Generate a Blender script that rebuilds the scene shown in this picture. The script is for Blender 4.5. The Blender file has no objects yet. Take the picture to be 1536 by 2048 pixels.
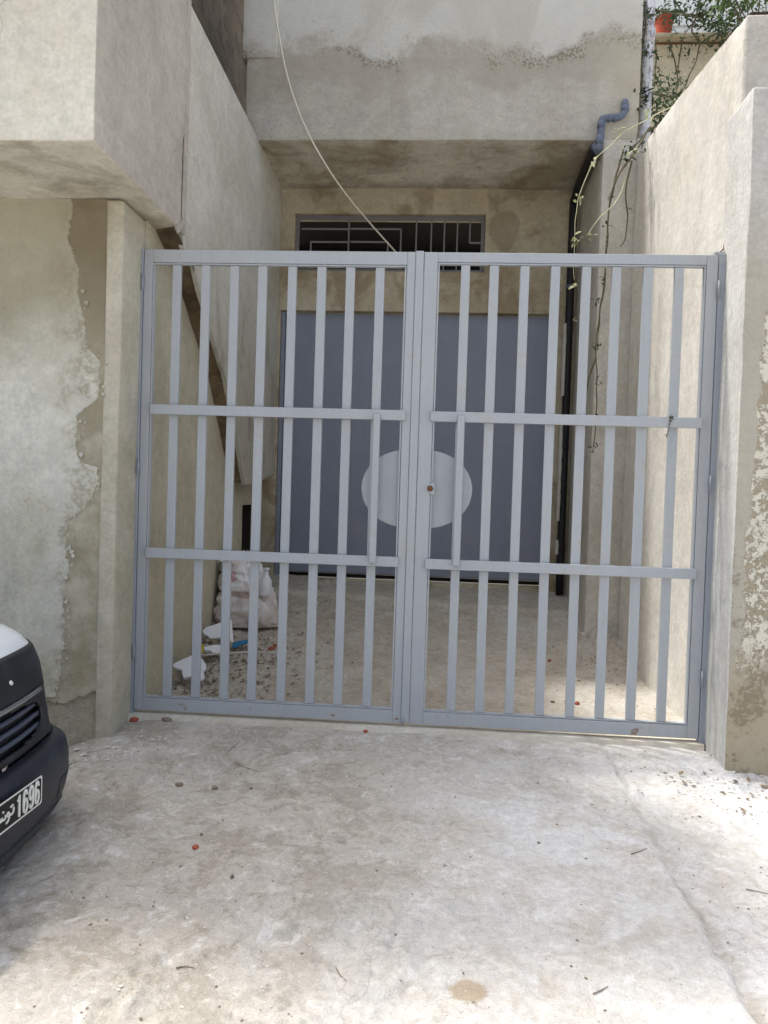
import bpy, bmesh, math, random
import numpy as np
from mathutils import Vector, Matrix, noise as mn

random.seed(7); np.random.seed(7)
SC = bpy.context.scene
COL = SC.collection
rad = math.radians

# ---------------------------------------------------------------- camera
CAM = Vector((0, 0, 1.43)); F = 1500.0
YAW, PITCH, ROLL = rad(3.90), rad(-1.425), rad(1.831)
fwd = Vector((-math.sin(YAW)*math.cos(PITCH), math.cos(YAW)*math.cos(PITCH), math.sin(PITCH)))
rt0 = Vector((math.cos(YAW), math.sin(YAW), 0)); up0 = rt0.cross(fwd)
RT = rt0*math.cos(ROLL)+up0*math.sin(ROLL); UP = up0*math.cos(ROLL)-rt0*math.sin(ROLL)
cam = bpy.data.cameras.new('camera'); cam_ob = bpy.data.objects.new('camera', cam); COL.objects.link(cam_ob)
m = Matrix((RT, UP, -fwd)).transposed().to_4x4(); m.translation = CAM
cam_ob.matrix_world = m
cam.sensor_fit = 'HORIZONTAL'; cam.sensor_width = 36; cam.lens = 36*F/1536
cam.clip_start = 0.05; cam.clip_end = 500
SC.camera = cam_ob

# ---------------------------------------------------------------- light
SUN_EL, SUN_AZ_BACK = rad(66), rad(22)     # from the left, a little behind the gate
w = bpy.data.worlds.new('World'); SC.world = w; w.use_nodes = True
nt = w.node_tree; nt.nodes.clear()
sky = nt.nodes.new('ShaderNodeTexSky'); sky.sky_type = 'NISHITA'; sky.sun_disc = False
sky.sun_elevation = SUN_EL; sky.sun_rotation = rad(270+22); sky.air_density = 1.0; sky.dust_density = 4.0; sky.ozone_density = 0.6
hs = nt.nodes.new('ShaderNodeHueSaturation'); hs.inputs['Saturation'].default_value = 0.6
bg = nt.nodes.new('ShaderNodeBackground'); bg.inputs['Strength'].default_value = 0.15
wo = nt.nodes.new('ShaderNodeOutputWorld')
nt.links.new(sky.outputs[0], hs.inputs['Color']); nt.links.new(hs.outputs[0], bg.inputs[0]); nt.links.new(bg.outputs[0], wo.inputs[0])
sl = bpy.data.lights.new('sun', 'SUN'); sl.energy = 2.0; sl.angle = rad(4.5); sl.color = (1, .98, .95)
so = bpy.data.objects.new('sun', sl); COL.objects.link(so)
sund = Vector((-math.cos(SUN_EL)*math.cos(SUN_AZ_BACK), math.cos(SUN_EL)*math.sin(SUN_AZ_BACK), math.sin(SUN_EL)))
so.rotation_euler = sund.to_track_quat('Z', 'Y').to_euler(); so.location = (-6, 2, 12)
vs = SC.view_settings; vs.view_transform = 'Standard'; vs.look = 'None'; vs.gamma = 1; vs.use_curve_mapping = False
vs.exposure = 1.06
SC.cycles.max_bounces = 6; SC.cycles.diffuse_bounces = 4; SC.cycles.glossy_bounces = 2; SC.cycles.transmission_bounces = 2

# ---------------------------------------------------------------- helpers
def ray(px, py): return fwd*F + RT*(px-768) - UP*(py-1024)
def U(px, py, ax, val):
    d = ray(px, py); return CAM + d*((val-CAM[ax])/d[ax])
def UP_(px, py, p0, n):
    d = ray(px, py); n = Vector(n); return CAM + d*((Vector(p0)-CAM).dot(n)/d.dot(n))
def lin(c): c /= 255.; return c/12.92 if c <= .04045 else ((c+.055)/1.055)**2.4
def L(r, g, b, k=1.0): return (lin(r)*k, lin(g)*k, lin(b)*k, 1)

NT = None
class V:
    def __init__(s, x): s.x = x
    def _m(a, op, b, rev=False):
        n = NT.nodes.new('ShaderNodeMath'); n.operation = op
        A, B = (b, a) if rev else (a, b)
        for i, q in enumerate((A, B)):
            q = q.x if isinstance(q, V) else q
            if isinstance(q, (int, float)): n.inputs[i].default_value = q
            else: NT.links.new(q, n.inputs[i])
        return V(n.outputs[0])
    def __add__(a, b): return a._m('ADD', b)
    __radd__ = __add__
    def __mul__(a, b): return a._m('MULTIPLY', b)
    __rmul__ = __mul__
    def __sub__(a, b): return a._m('SUBTRACT', b)
    def __rsub__(a, b): return a._m('SUBTRACT', b, True)
    def __truediv__(a, b): return a._m('DIVIDE', b)
    def mx(a, b): return a._m('MAXIMUM', b)
    def mi(a, b): return a._m('MINIMUM', b)
    def ab(a): return a._m('ABSOLUTE', 0)
    def pw(a, b): return a._m('POWER', b)
def setin(sock, q):
    q = q.x if isinstance(q, V) else q
    if isinstance(q, (int, float, tuple)): sock.default_value = q
    else: NT.links.new(q, sock)
def pos(scale=(1, 1, 1), off=(0, 0, 0)):
    t = NT.nodes.new('ShaderNodeTexCoord'); mp = NT.nodes.new('ShaderNodeMapping')
    NT.links.new(t.outputs['Object'], mp.inputs[0]); mp.inputs['Scale'].default_value = scale; mp.inputs['Location'].default_value = off
    return V(mp.outputs[0])
def xyz():
    t = NT.nodes.new('ShaderNodeTexCoord'); s = NT.nodes.new('ShaderNodeSeparateXYZ'); NT.links.new(t.outputs['Object'], s.inputs[0])
    return [V(o) for o in s.outputs]
def noise(scale, detail=5, rough=.55, p=None, dist=0.0):
    n = NT.nodes.new('ShaderNodeTexNoise'); n.inputs['Scale'].default_value = scale; n.inputs['Detail'].default_value = detail
    n.inputs['Roughness'].default_value = rough; n.inputs['Distortion'].default_value = dist
    setin(n.inputs['Vector'], p or pos()); return V(n.outputs[0])
def voro(scale, feat='F1', p=None, rnd=1.0):
    n = NT.nodes.new('ShaderNodeTexVoronoi'); n.feature = feat; n.inputs['Scale'].default_value = scale; n.inputs['Randomness'].default_value = rnd
    setin(n.inputs['Vector'], p or pos()); return V(n.outputs['Distance'])
def ss(x, a, b):
    n = NT.nodes.new('ShaderNodeMapRange'); n.interpolation_type = 'SMOOTHSTEP'
    setin(n.inputs[0], x)
    if a < b: lo, hi, o0, o1 = a, b, 0., 1.
    else: lo, hi, o0, o1 = b, a, 1., 0.
    for i, q in enumerate((lo, hi, o0, o1)): n.inputs[i+1].default_value = q
    return V(n.outputs[0])
def mix(f, a, b, mode='MIX'):
    n = NT.nodes.new('ShaderNodeMix'); n.data_type = 'RGBA'; n.blend_type = mode
    setin(n.inputs[0], f); setin(n.inputs[6], a); setin(n.inputs[7], b); return V(n.outputs[2])
def warp(p, scale, amt):
    n = NT.nodes.new('ShaderNodeTexNoise'); n.inputs['Scale'].default_value = scale; n.inputs['Detail'].default_value = 4
    setin(n.inputs['Vector'], p)
    v = NT.nodes.new('ShaderNodeVectorMath'); v.operation = 'MULTIPLY_ADD'
    NT.links.new(n.outputs['Color'], v.inputs[0]); v.inputs[1].default_value = (amt,)*3; NT.links.new(p.x, v.inputs[2])
    return V(v.outputs[0])
def shade(col, k):        # colour times a float field
    return mix(1.0, col, V(comb(k)), 'MULTIPLY')
def comb(k):
    n = NT.nodes.new('ShaderNodeCombineColor')
    for i in range(3): setin(n.inputs[i], k)
    return n.outputs[0]
def material(name, fn):
    global NT
    mt = bpy.data.materials.new(name); mt.use_nodes = True; NT = mt.node_tree
    b = NT.nodes['Principled BSDF']; r = fn()
    setin(b.inputs['Base Color'], r['c']); setin(b.inputs['Roughness'], r.get('r', .9))
    b.inputs['Specular IOR Level'].default_value = r.get('spec', .3)
    if 'metal' in r: b.inputs['Metallic'].default_value = r['metal']
    if 'coat' in r: b.inputs['Coat Weight'].default_value = r['coat']; b.inputs['Coat Roughness'].default_value = .06
    if 'trans' in r:
        tr = NT.nodes.new('ShaderNodeBsdfTranslucent'); setin(tr.inputs[0], r['c']); mx = NT.nodes.new('ShaderNodeMixShader')
        mx.inputs[0].default_value = r['trans']; NT.links.new(b.outputs[0], mx.inputs[1]); NT.links.new(tr.outputs[0], mx.inputs[2])
        NT.links.new(mx.outputs[0], NT.nodes['Material Output'].inputs[0])
    if 'h' in r:
        bp = NT.nodes.new('ShaderNodeBump'); bp.inputs['Strength'].default_value = r.get('bs', .8); bp.inputs['Distance'].default_value = 1.0
        setin(bp.inputs['Height'], r['h']); NT.links.new(bp.outputs[0], b.inputs['Normal'])
    return mt

def parent(o, p):
    if p is not None:
        o.parent = p; o.matrix_parent_inverse = p.matrix_world.inverted()
def obj(name, verts, faces, mat, par=None, smooth=False, bevel=0, seg=2):
    me = bpy.data.meshes.new(name); me.from_pydata([tuple(v) for v in verts], [], faces); me.update()
    return fin(name, me, mat, par, smooth, bevel, seg)
def fin(name, me, mat, par=None, smooth=False, bevel=0, seg=2):
    for mt in (mat if isinstance(mat, (list, tuple)) else [mat]): me.materials.append(mt)
    if smooth: me.shade_smooth()
    o = bpy.data.objects.new(name, me); COL.objects.link(o); parent(o, par)
    if bevel:
        bv = o.modifiers.new('bevel', 'BEVEL'); bv.width = bevel; bv.segments = seg; bv.limit_method = 'ANGLE'; bv.angle_limit = rad(40)
    return o
def frombm(name, bm, mat, par=None, smooth=False, bevel=0):
    bmesh.ops.recalc_face_normals(bm, faces=bm.faces)
    me = bpy.data.meshes.new(name); bm.to_mesh(me); bm.free(); return fin(name, me, mat, par, smooth, bevel)
def thing(name, label, cat, loc, group=None):
    e = bpy.data.objects.new(name, None); COL.objects.link(e); e.location = loc; e.empty_display_size = .1
    e.matrix_world = Matrix.Translation(Vector(loc)); tag(e, label, cat, group); return e
def tag(o, label, cat, group=None, kind=None):
    o['label'] = label
    if cat: o['category'] = cat
    if group: o['group'] = group
    if kind: o['kind'] = kind
    return o
def bxv(x0, x1, y0, y1, z0, z1):
    v = [(x, y, z) for x in (x0, x1) for y in (y0, y1) for z in (z0, z1)]
    f = [(0, 1, 3, 2), (4, 6, 7, 5), (0, 4, 5, 1), (2, 3, 7, 6), (0, 2, 6, 4), (1, 5, 7, 3)]
    return v, f
def box(name, x0, x1, y0, y1, z0, z1, mat, par=None, bevel=0):
    v, f = bxv(x0, x1, y0, y1, z0, z1); return obj(name, v, f, mat, par, bevel=bevel)
def wob(p, amp, sc=1.6, seed=0.):
    q = Vector(p)*sc + Vector((seed, seed*1.7, -seed))
    return Vector(p) + (mn.noise_vector(q)*.7 + mn.noise_vector(q*3.7)*.3)*amp
def rough(bm, step, amp, bev=.012, seed=0.):
    bmesh.ops.recalc_face_normals(bm, faces=bm.faces)
    if bev:
        ed = [e for e in bm.edges if len(e.link_faces) == 2 and e.calc_face_angle(0) > .6]
        bmesh.ops.bevel(bm, geom=ed, offset=bev, segments=2, profile=.6, affect='EDGES')
    for _ in range(7):
        ed = [e for e in bm.edges if e.calc_length() > step*1.5]
        if not ed: break
        bmesh.ops.subdivide_edges(bm, edges=ed, cuts=1, use_grid_fill=True)
    bmesh.ops.triangulate(bm, faces=[f for f in bm.faces if len(f.verts) > 4])
    for v in bm.verts: v.co = wob(v.co, amp, 1.5, seed)
def rbox(name, x0, x1, y0, y1, z0, z1, mat, par=None, step=.16, amp=.008, bev=.014, seed=0., smooth=True):
    bm = bmesh.new(); v, f = bxv(x0, x1, y0, y1, z0, z1); vv = [bm.verts.new(p) for p in v]
    for q in f: bm.faces.new([vv[i] for i in q])
    rough(bm, step, amp, bev, seed); return frombm(name, bm, mat, par, smooth)
def prism(poly, off):
    """poly: list of 3d points (planar), off: extrusion vector -> bmesh"""
    bm = bmesh.new(); n = len(poly); off = Vector(off)
    a = [bm.verts.new(p) for p in poly]; b = [bm.verts.new(Vector(p)+off) for p in poly]
    bm.faces.new(a); bm.faces.new(list(reversed(b)))
    for i in range(n): bm.faces.new((a[i], b[i], b[(i+1) % n], a[(i+1) % n]))
    bmesh.ops.triangulate(bm, faces=[f for f in bm.faces if len(f.verts) > 4])
    bmesh.ops.recalc_face_normals(bm, faces=bm.faces)
    return bm
def smoothpath(pts, n):
    P = [Vector(p) for p in pts]; out = []
    for i in range(len(P)-1):
        a, b, c, d = P[max(i-1, 0)], P[i], P[i+1], P[min(i+2, len(P)-1)]
        for k in range(n):
            t = k/n
            out.append(.5*((2*b)+(c-a)*t+(2*a-5*b+4*c-d)*t*t+(3*b-a-3*c+d)*t**3))
    out.append(P[-1]); return out
def tube_into(V_, F_, pts, r, k=8, caps=True):
    base = len(V_); n = len(pts); pr = None
    for i, p in enumerate(pts):
        t = (pts[min(i+1, n-1)]-pts[max(i-1, 0)]).normalized()
        if pr is None:
            pr = t.cross(Vector((0, 0, 1)));
            if pr.length < .1: pr = t.cross(Vector((0, 1, 0)))
        pr = (pr - t*pr.dot(t)).normalized(); q = t.cross(pr)
        rr = r(i/(n-1)) if callable(r) else r
        for j in range(k):
            a = 2*math.pi*j/k; V_.append(p+pr*math.cos(a)*rr+q*math.sin(a)*rr)
    for i in range(n-1):
        for j in range(k):
            F_.append((base+i*k+j, base+i*k+(j+1) % k, base+(i+1)*k+(j+1) % k, base+(i+1)*k+j))
    if caps:
        F_.append(tuple(base+j for j in reversed(range(k)))); F_.append(tuple(base+(n-1)*k+j for j in range(k)))
def tube(name, pts, r, mat, par=None, k=10, caps=True):
    V_, F_ = [], []; tube_into(V_, F_, [Vector(p) for p in pts], r, k, caps); return obj(name, V_, F_, mat, par, smooth=True)

# ---------------------------------------------------------------- materials
def plaster(name, light, dark, amt=(.42, .66), bump=1.0, extra=None, crack=.5, sc=1.0, rgh=.92):
    def fn():
        p = pos()
        n1 = noise(1.1*sc, 4, .62, p, dist=.4); n2 = noise(5.5*sc, 4, .68, p); n3 = noise(38, 2, .65, p); n4 = noise(13, 2, .7, p)
        st = noise(2.2, 2, .6, pos((2.6, 2.6, .35)))
        c = mix(ss(n1*.6+n2*.25+st*.2, amt[0], amt[1]), light, dark)
        sm = noise(3.4, 3, .7, pos((1.0, 1.0, 1.9)), dist=1.5)
        k = (n2-.5)*.42 + (n3-.5)*.40 + (n4-.5)*.36 + (st-.5)*.4 + (sm-.5)*.34 + 1.0
        c = shade(c, k)
        h = n2*.010 + n3*.005
        if crack:
            cr = ss(voro(1.5*sc, 'DISTANCE_TO_EDGE', warp(p, 2.5, .35)), .006, .0) * ss(n1, .52, .58)
            c = mix(cr*crack, c, L(70, 62, 50))
            pit = ss(voro(26, 'F1', p), .17, .07)*ss(n4*.5+n1*.5, .53, .60)
            c = mix(pit*.55, c, L(92, 84, 68))
        d = dict(c=c, h=h*bump, r=rgh, bs=.7)
        if extra: extra(d, p, n1, n2, n3)
        hs_ = NT.nodes.new('ShaderNodeHueSaturation'); hs_.inputs['Saturation'].default_value = .82; setin(hs_.inputs['Color'], d['c']); d['c'] = V(hs_.outputs[0])
        return d
    return material(name, fn)

LIGHT = L(196, 193, 181); WARM = L(178, 168, 142); CEM = L(158, 153, 144); DAMP = L(128, 117, 92)

def ex_leftskin(d, p, n1, n2, n3):
    x, y, z = xyz()
    top = ss(z+(n1-.5)*1.6, 1.7, 2.75)          # olive damp creeping down from the soffit
    d['c'] = mix(top*.75, d['c'], L(146, 137, 106))
    st = ss(noise(1.3, 5, .6, pos((2.2, 1, .25))), .5, .7)
    d['c'] = mix(st*.35, d['c'], L(150, 142, 116))
    eg = ss(x+(n2-.5)*.5+(n1-.5)*.5, -2.42, -2.12)*ss(n2*.5+n3*.5, .40, .60); d['c'] = mix(eg*.75, d['c'], L(146, 136, 106))
    # hairline scratches
    a = ss(voro(3.2, 'DISTANCE_TO_EDGE', warp(pos((.8, 1, 2.2)), 3, .5)), .004, 0)*ss(noise(2.6, 3), .5, .56)
    d['c'] = mix(a*.45, d['c'], L(90, 85, 74))
M_skin = plaster('flaking_lime_plaster', L(206, 203, 188), L(188, 183, 162), extra=ex_leftskin, crack=.25)
def ex_coat(d, p, n1, n2, n3):
    x, y, z = xyz()
    g = ss(n1*.5+n2*.5, .38, .62)
    d['c'] = mix(g, L(148, 138, 110), L(184, 176, 152))
    tp = ss(z+(n2-.5)*.9, 2.0, 2.9)
    d['c'] = mix(tp*.7, d['c'], L(104, 88, 54))
M_coat = plaster('damp_cement_render', CEM, DAMP, extra=ex_coat, crack=.3)
M_strip = plaster('smooth_cement_trim', L(188, 181, 160), L(164, 155, 130), amt=(.40, .62), crack=.3, bump=.9)
M_base = plaster('bare_rough_cement', L(172, 163, 142), L(148, 138, 116), bump=2.2, crack=.5, sc=2)
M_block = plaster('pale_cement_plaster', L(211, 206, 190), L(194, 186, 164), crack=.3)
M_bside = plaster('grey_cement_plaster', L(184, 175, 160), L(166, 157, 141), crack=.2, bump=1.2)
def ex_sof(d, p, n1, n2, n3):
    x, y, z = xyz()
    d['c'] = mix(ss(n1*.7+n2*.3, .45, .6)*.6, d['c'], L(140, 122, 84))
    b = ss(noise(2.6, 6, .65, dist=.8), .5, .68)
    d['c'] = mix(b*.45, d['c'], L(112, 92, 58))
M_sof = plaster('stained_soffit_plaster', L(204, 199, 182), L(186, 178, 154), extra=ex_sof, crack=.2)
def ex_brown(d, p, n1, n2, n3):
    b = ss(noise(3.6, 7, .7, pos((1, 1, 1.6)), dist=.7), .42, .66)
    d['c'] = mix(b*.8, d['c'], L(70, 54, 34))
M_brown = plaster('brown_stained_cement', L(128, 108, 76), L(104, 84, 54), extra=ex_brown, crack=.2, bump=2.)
def ex_parapet(d, p, n1, n2, n3):
    x, y, z = xyz()
    lo = ss(z+(n1-.5)*1.0, 3.2, 2.0); d['c'] = mix(lo*.45, d['c'], L(158, 148, 126))
    s = ss(noise(1.6, 6, .65, pos((1, 1.4, .8)), dist=.8), .52, .66)*ss(z, 3.6, 2.4)
    d['c'] = mix(s*.5, d['c'], L(128, 118, 98))
M_par = plaster('smooth_pale_render', L(200, 196, 182), L(182, 176, 157), extra=ex_parapet, crack=.1, bump=.7)
M_lowl = plaster('cream_wall_plaster', L(194, 186, 160), L(176, 167, 138), crack=.1, bump=.7)
def ex_facade(d, p, n1, n2, n3):
    x, y, z = xyz()
    e = z + (noise(1.5, 4, .62, p)-.5)*1.1 + (n2-.5)*.5 + (n3-.5)*.16
    band = ss(e, 5.62, 5.36)*ss(e, 4.92, 5.24)
    up = ss(e, 5.34, 5.62)
    d['c'] = mix(up*.6, d['c'], L(198, 198, 190))
    d['c'] = mix(band*.6, d['c'], L(152, 145, 127))
    edge = ss(e, 5.30, 5.46)*ss(e, 5.62, 5.48)*ss(n3*.6+n2*.4, .47, .56)*ss(n1, .42, .55)
    d['c'] = mix(edge*.8, d['c'], L(110, 98, 76))
    pt = ss(noise(.9, 4, .65, pos(off=(9, 3, 5)), dist=.6), .5, .6)*ss(z, 5.0, 5.6); d['c'] = mix(pt*.35, d['c'], L(160, 152, 134))
    rt = ss(x, 1.1, 1.7)*ss(z, 6.2, 5.2)
    d['c'] = mix(rt*.35, d['c'], L(190, 178, 146))
M_fac = plaster('patchy_facade_render', L(182, 178, 167), L(166, 159, 146), extra=ex_facade, crack=.2, bump=1.3)
def ex_back(d, p, n1, n2, n3):
    b = ss(noise(2.2, 6, .66, dist=.6), .5, .64)
    d['c'] = mix(b*.55, d['c'], L(120, 98, 62))
    x, y, z = xyz()
    dx = ((x-.62)/.16); dz = ((z-4.25)/.22)
    bl = ss(dx*dx+dz*dz+(n2-.5)*2.2, 1.1, .8)
    d['c'] = mix(bl*.4, d['c'], L(110, 92, 64))
M_back = plaster('ochre_recess_plaster', L(184, 172, 144), L(160, 146, 114), extra=ex_back, crack=.15)
def ex_rwall(d, p, n1, n2, n3):
    st = ss(noise(1.7, 6, .6, pos((1, 2.4, .3))), .5, .68)
    d['c'] = mix(st*.3, d['c'], L(196, 188, 170))
M_rw = plaster('bright_skim_plaster', L(216, 211, 200), L(204, 198, 184), extra=ex_rwall, crack=.12, bump=.6)
M_recess = plaster('grey_side_plaster', L(200, 194, 180), L(184, 177, 160), crack=.1, bump=.7)
def ex_rpier(d, p, n1, n2, n3):
    x, y, z = xyz()
    ed = noise(2.2, 7, .7)-.5
    zz = z + ed*.9
    dk = ss(zz, 3.05, 2.8)
    d['c'] = mix(dk*.6, d['c'], L(166, 157, 134))
    # flaking white coat on the right, pitted
    fl = ss(x+ed*.12-(z-1.2)*.03+(n2-.5)*.12, 1.745, 1.76)*ss(z+ed*.25, 2.55, 2.50)*ss(z+ed*.8+(n2-.5)*.5, .55, .7)
    pits = ss(noise(30, 4, .8, p)*.6+noise(9, 4, .7, p)*.4, .49, .53)
    d['c'] = mix(fl*.7, d['c'], L(150, 133, 98))
    fl = fl*(1-pits)
    d['c'] = mix(fl, d['c'], L(206, 200, 180))
    d['c'] = mix(ss(z+ed*.5, .75, .35)*.7, d['c'], L(160, 144, 112))
    d['h'] = d['h'] + fl*.008
    er = ss(noise(5, 4, .7, p)*.6+n3*.4, .5, .6)*ss(z+ed*.4, 1.6, .9); d['c'] = mix(er*.6, d['c'], L(112, 96, 68))
    d['h'] = d['h'] + noise(24, 3, .65)*.010
M_rpier = plaster('damp_pier_plaster', L(184, 180, 172), L(172, 166, 154), extra=ex_rpier, crack=.4)
def ex_jamb(d, p, n1, n2, n3):
    s = noise(9, 5, .6, pos((6, 6, .12))); d['h'] = d['h'] + s*.012
    d['c'] = mix(ss(s, .45, .62)*.5, d['c'], L(188, 186, 174))
M_jamb = plaster('drawn_cement_jamb', L(208, 207, 201), L(192, 190, 182), extra=ex_jamb, crack=.15)
def ex_terr(d, p, n1, n2, n3):
    sp = ss(voro(5, 'F1', warp(pos(), 4, .2)), .16, .08); d['c'] = mix(sp*.6, d['c'], L(96, 86, 66))
M_terr = plaster('cream_terrace_plaster', L(206, 194, 164), L(188, 174, 140), extra=ex_terr, crack=.1)
M_white = plaster('white_house_paint', L(206, 210, 210), L(196, 200, 200), crack=0, bump=.4)

def paint(name, c, rgh=.42, dirt=.45, rust=.0, seed=0.):
    def fn():
        n1 = noise(3, 5, .6, pos(off=(seed, seed, 0))); n2 = noise(30, 5, .6); n3 = noise(6, 4, .6, pos((9, 9, .6)))
        k = (n1-.5)*.22+(n2-.5)*.10+(n3-.5)*.16+1.0
        cc = shade(c, k)
        cc = mix(ss(n1*.5+n2*.5, .52, .64)*dirt, cc, L(158, 152, 138))
        x, y, z = xyz()
        if rust:
            rs = ss(noise(7, 6, .7)+ss(z, .22, .0)*.10, .72, .76)*rust
            cc = mix(rs, cc, L(120, 80, 44))
        return dict(c=cc, r=V(rgh+0.0*1) if False else (n2*.2+(rgh-.1)), h=n2*.0006+n3*.0006, bs=.5, spec=.4)
    return material(name, fn)
M_gate = paint('grey_gate_paint', L(163, 167, 171), rust=.8)
M_post = paint('grey_post_paint', L(142, 148, 157), seed=3., rust=.5)
M_door = paint('slate_door_paint', L(126, 132, 147), rgh=.5, dirt=.12)
M_wframe = paint('dull_window_paint', L(112, 110, 110), rgh=.6, dirt=.1)
def simple(name, c, r=.8, var=.2, scale=20, **k):
    def fn():
        n = noise(scale, 5, .6); d = dict(c=shade(c, (n-.5)*var*2+1.0), r=r, h=n*k.pop('bh', .001)); d.update(k); return d
    return material(name, fn)
M_black = simple('black_pipe_plastic', L(34, 32, 34), .55, .3, 12)
M_mortar = simple('mortar_smear', L(190, 184, 174), .95, .2, 30, bh=.01)
M_pvc = simple('blue_grey_pvc', L(98, 107, 124), .5, .15, 9)
def f_wp():
    n = noise(9, 6, .7, pos((1, 1, .6)), dist=.5); b = ss(n, .5, .56)
    return dict(c=mix(b*.75, L(196, 196, 200), L(124, 118, 122)), r=.6, h=n*.002)  # dark mottling is vine shadow painted into the pipe colour
M_wpipe = material('shadow_mottled_white_pipe', f_wp)
M_cable = simple('off_white_cable', L(214, 208, 192), .6, .1)
M_pot = simple('red_clay_pot', L(168, 78, 58), .8, .15)
M_soil = simple('potting_soil', L(60, 48, 36), 1., .4)
def leafm(name, a, b, t=.35):
    def fn():
        n = noise(14, 3); return dict(c=mix(ss(n, .35, .65), a, b), r=.5, trans=t, spec=.4)
    return material(name, fn)
M_leaf = leafm('deep_green_leaf', L(58, 82, 44), L(96, 118, 66))
M_leafd = leafm('dark_leaf', L(44, 60, 42), L(72, 88, 62))
M_leafp = leafm('sunlit_pale_leaf', L(150, 156, 112), L(190, 192, 160), .45)  # sunlight on the arching shoot put into a pale leaf colour
M_stem = simple('vine_stem_bark', L(92, 84, 62), .8, .3)
M_stemp = simple('sunlit_pale_stem', L(190, 188, 154), .7, .15)  # same sunlit paleness painted into the stem
def f_sack():
    p = pos(); wv = noise(90, 2, .5, pos((1, 1, 3))); n = noise(5, 6, .6); n2 = noise(14, 5, .6)
    c = mix(ss(n, .42, .62), L(228, 226, 226), L(206, 198, 192))
    x, y, z = xyz()
    low = ss(z+(n2-.5)*.16, .47, .33); c = mix(low*.5, c, L(160, 132, 106))
    pk = ss(((x+1.76)/.08).pw(2)+((z-.66)/.05).pw(2)+(n2-.5)*5., 1.1, .7); c = mix(pk*.55, c, L(196, 110, 136))
    rb = ss(((z-.52+(n-.5)*.06)/.035).ab(), 1., .5)*ss(x, -1.42, -1.5); c = mix(rb*.6, c, L(140, 104, 88))
    return dict(c=c, r=.75, h=n2*.012+wv*.0006, bs=.8)
M_sack = material('woven_white_sack', f_sack)
M_foam = simple('white_polystyrene', L(226, 228, 230), .85, .06, 60, bh=.002)
M_bottle = simple('milky_plastic', L(214, 216, 220), .35, .06)
M_blue = simple('blue_plastic_film', L(36, 110, 150), .4, .25)
M_yel = simple('yellow_plastic', L(200, 180, 40), .5, .15)
M_brick = simple('red_brick_fragment', L(162, 90, 72), .95, .25, 30, bh=.008)
M_stone = simple('grey_brown_stone', L(130, 116, 98), .95, .35, 18, bh=.01)
M_stonep = simple('pale_pebble', L(206, 200, 188), .95, .2, 25, bh=.005)
M_debris = simple('dry_litter', L(136, 122, 100), .95, .5, 25)
M_twig = simple('dry_twig', L(128, 114, 98), .9, .3)
M_dark = simple('unlit_interior', L(30, 27, 24), 1., .2)
M_rusty = simple('rusty_steel', L(108, 74, 52), .8, .4, 40)

# ---------------------------------------------------------------- ground
XW, XF, YW, YG, YO, YB = -1.90, -1.74, 4.38, 4.66, 6.95, 8.05
def vnoise(x, y, s, seed):
    """tileless value noise on numpy arrays"""
    x = x*s+seed*13.7; y = y*s-seed*7.3
    xi, yi = np.floor(x), np.floor(y); xf, yf = x-xi, y-yi
    u, v = xf*xf*(3-2*xf), yf*yf*(3-2*yf)
    def h(a, b): q = np.sin(a*127.1+b*311.7+seed*74.7)*43758.5453; return q-np.floor(q)
    return (h(xi, yi)*(1-u)+h(xi+1, yi)*u)*(1-v)+(h(xi, yi+1)*(1-u)+h(xi+1, yi+1)*u)*v-.5
def fbm(x, y, s, o=4, seed=1, g=.5):
    t = 0; a = 1.
    for i in range(o): t = t+a*vnoise(x, y, s*2**i, seed+i); a *= g
    return t
def sstep(a, b, x):
    t = np.clip((x-a)/(b-a), 0, 1); return t*t*(3-2*t)
def gz_base(x, y):
    x = np.asarray(x, float); y = np.asarray(y, float)
    l = np.interp(y, [4.66, 5.25, 6.46, 7.36, 7.40, 8.05, 9], [-.035, -.01, .26, .42, .455, .50, .5])
    r = np.interp(y, [4.66, 6.2, 6.95, 7.36, 7.40, 8.05, 9], [-.045, -.03, .13, .29, .33, .43, .43])
    t = np.clip((x+1.9)/3.6, 0, 1); inn = l*(1-t)+r*t
    yy = np.clip(y, -4, 4.66)
    out = -.04-.042*(4.66-yy)
    out = out-.10*sstep(-1.6, -2.6, x)*1.0 - .12*sstep(-1.9, -2.4, x)*sstep(5, 4, y)
    out = out-.07*sstep(1.45, 2.0, x)
    return np.where(y > 4.66, inn, out)
def edge_x(y): return 1.035+0*(4.0-y)+.03*vnoise(y, y*0, 2.5, 5)
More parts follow.
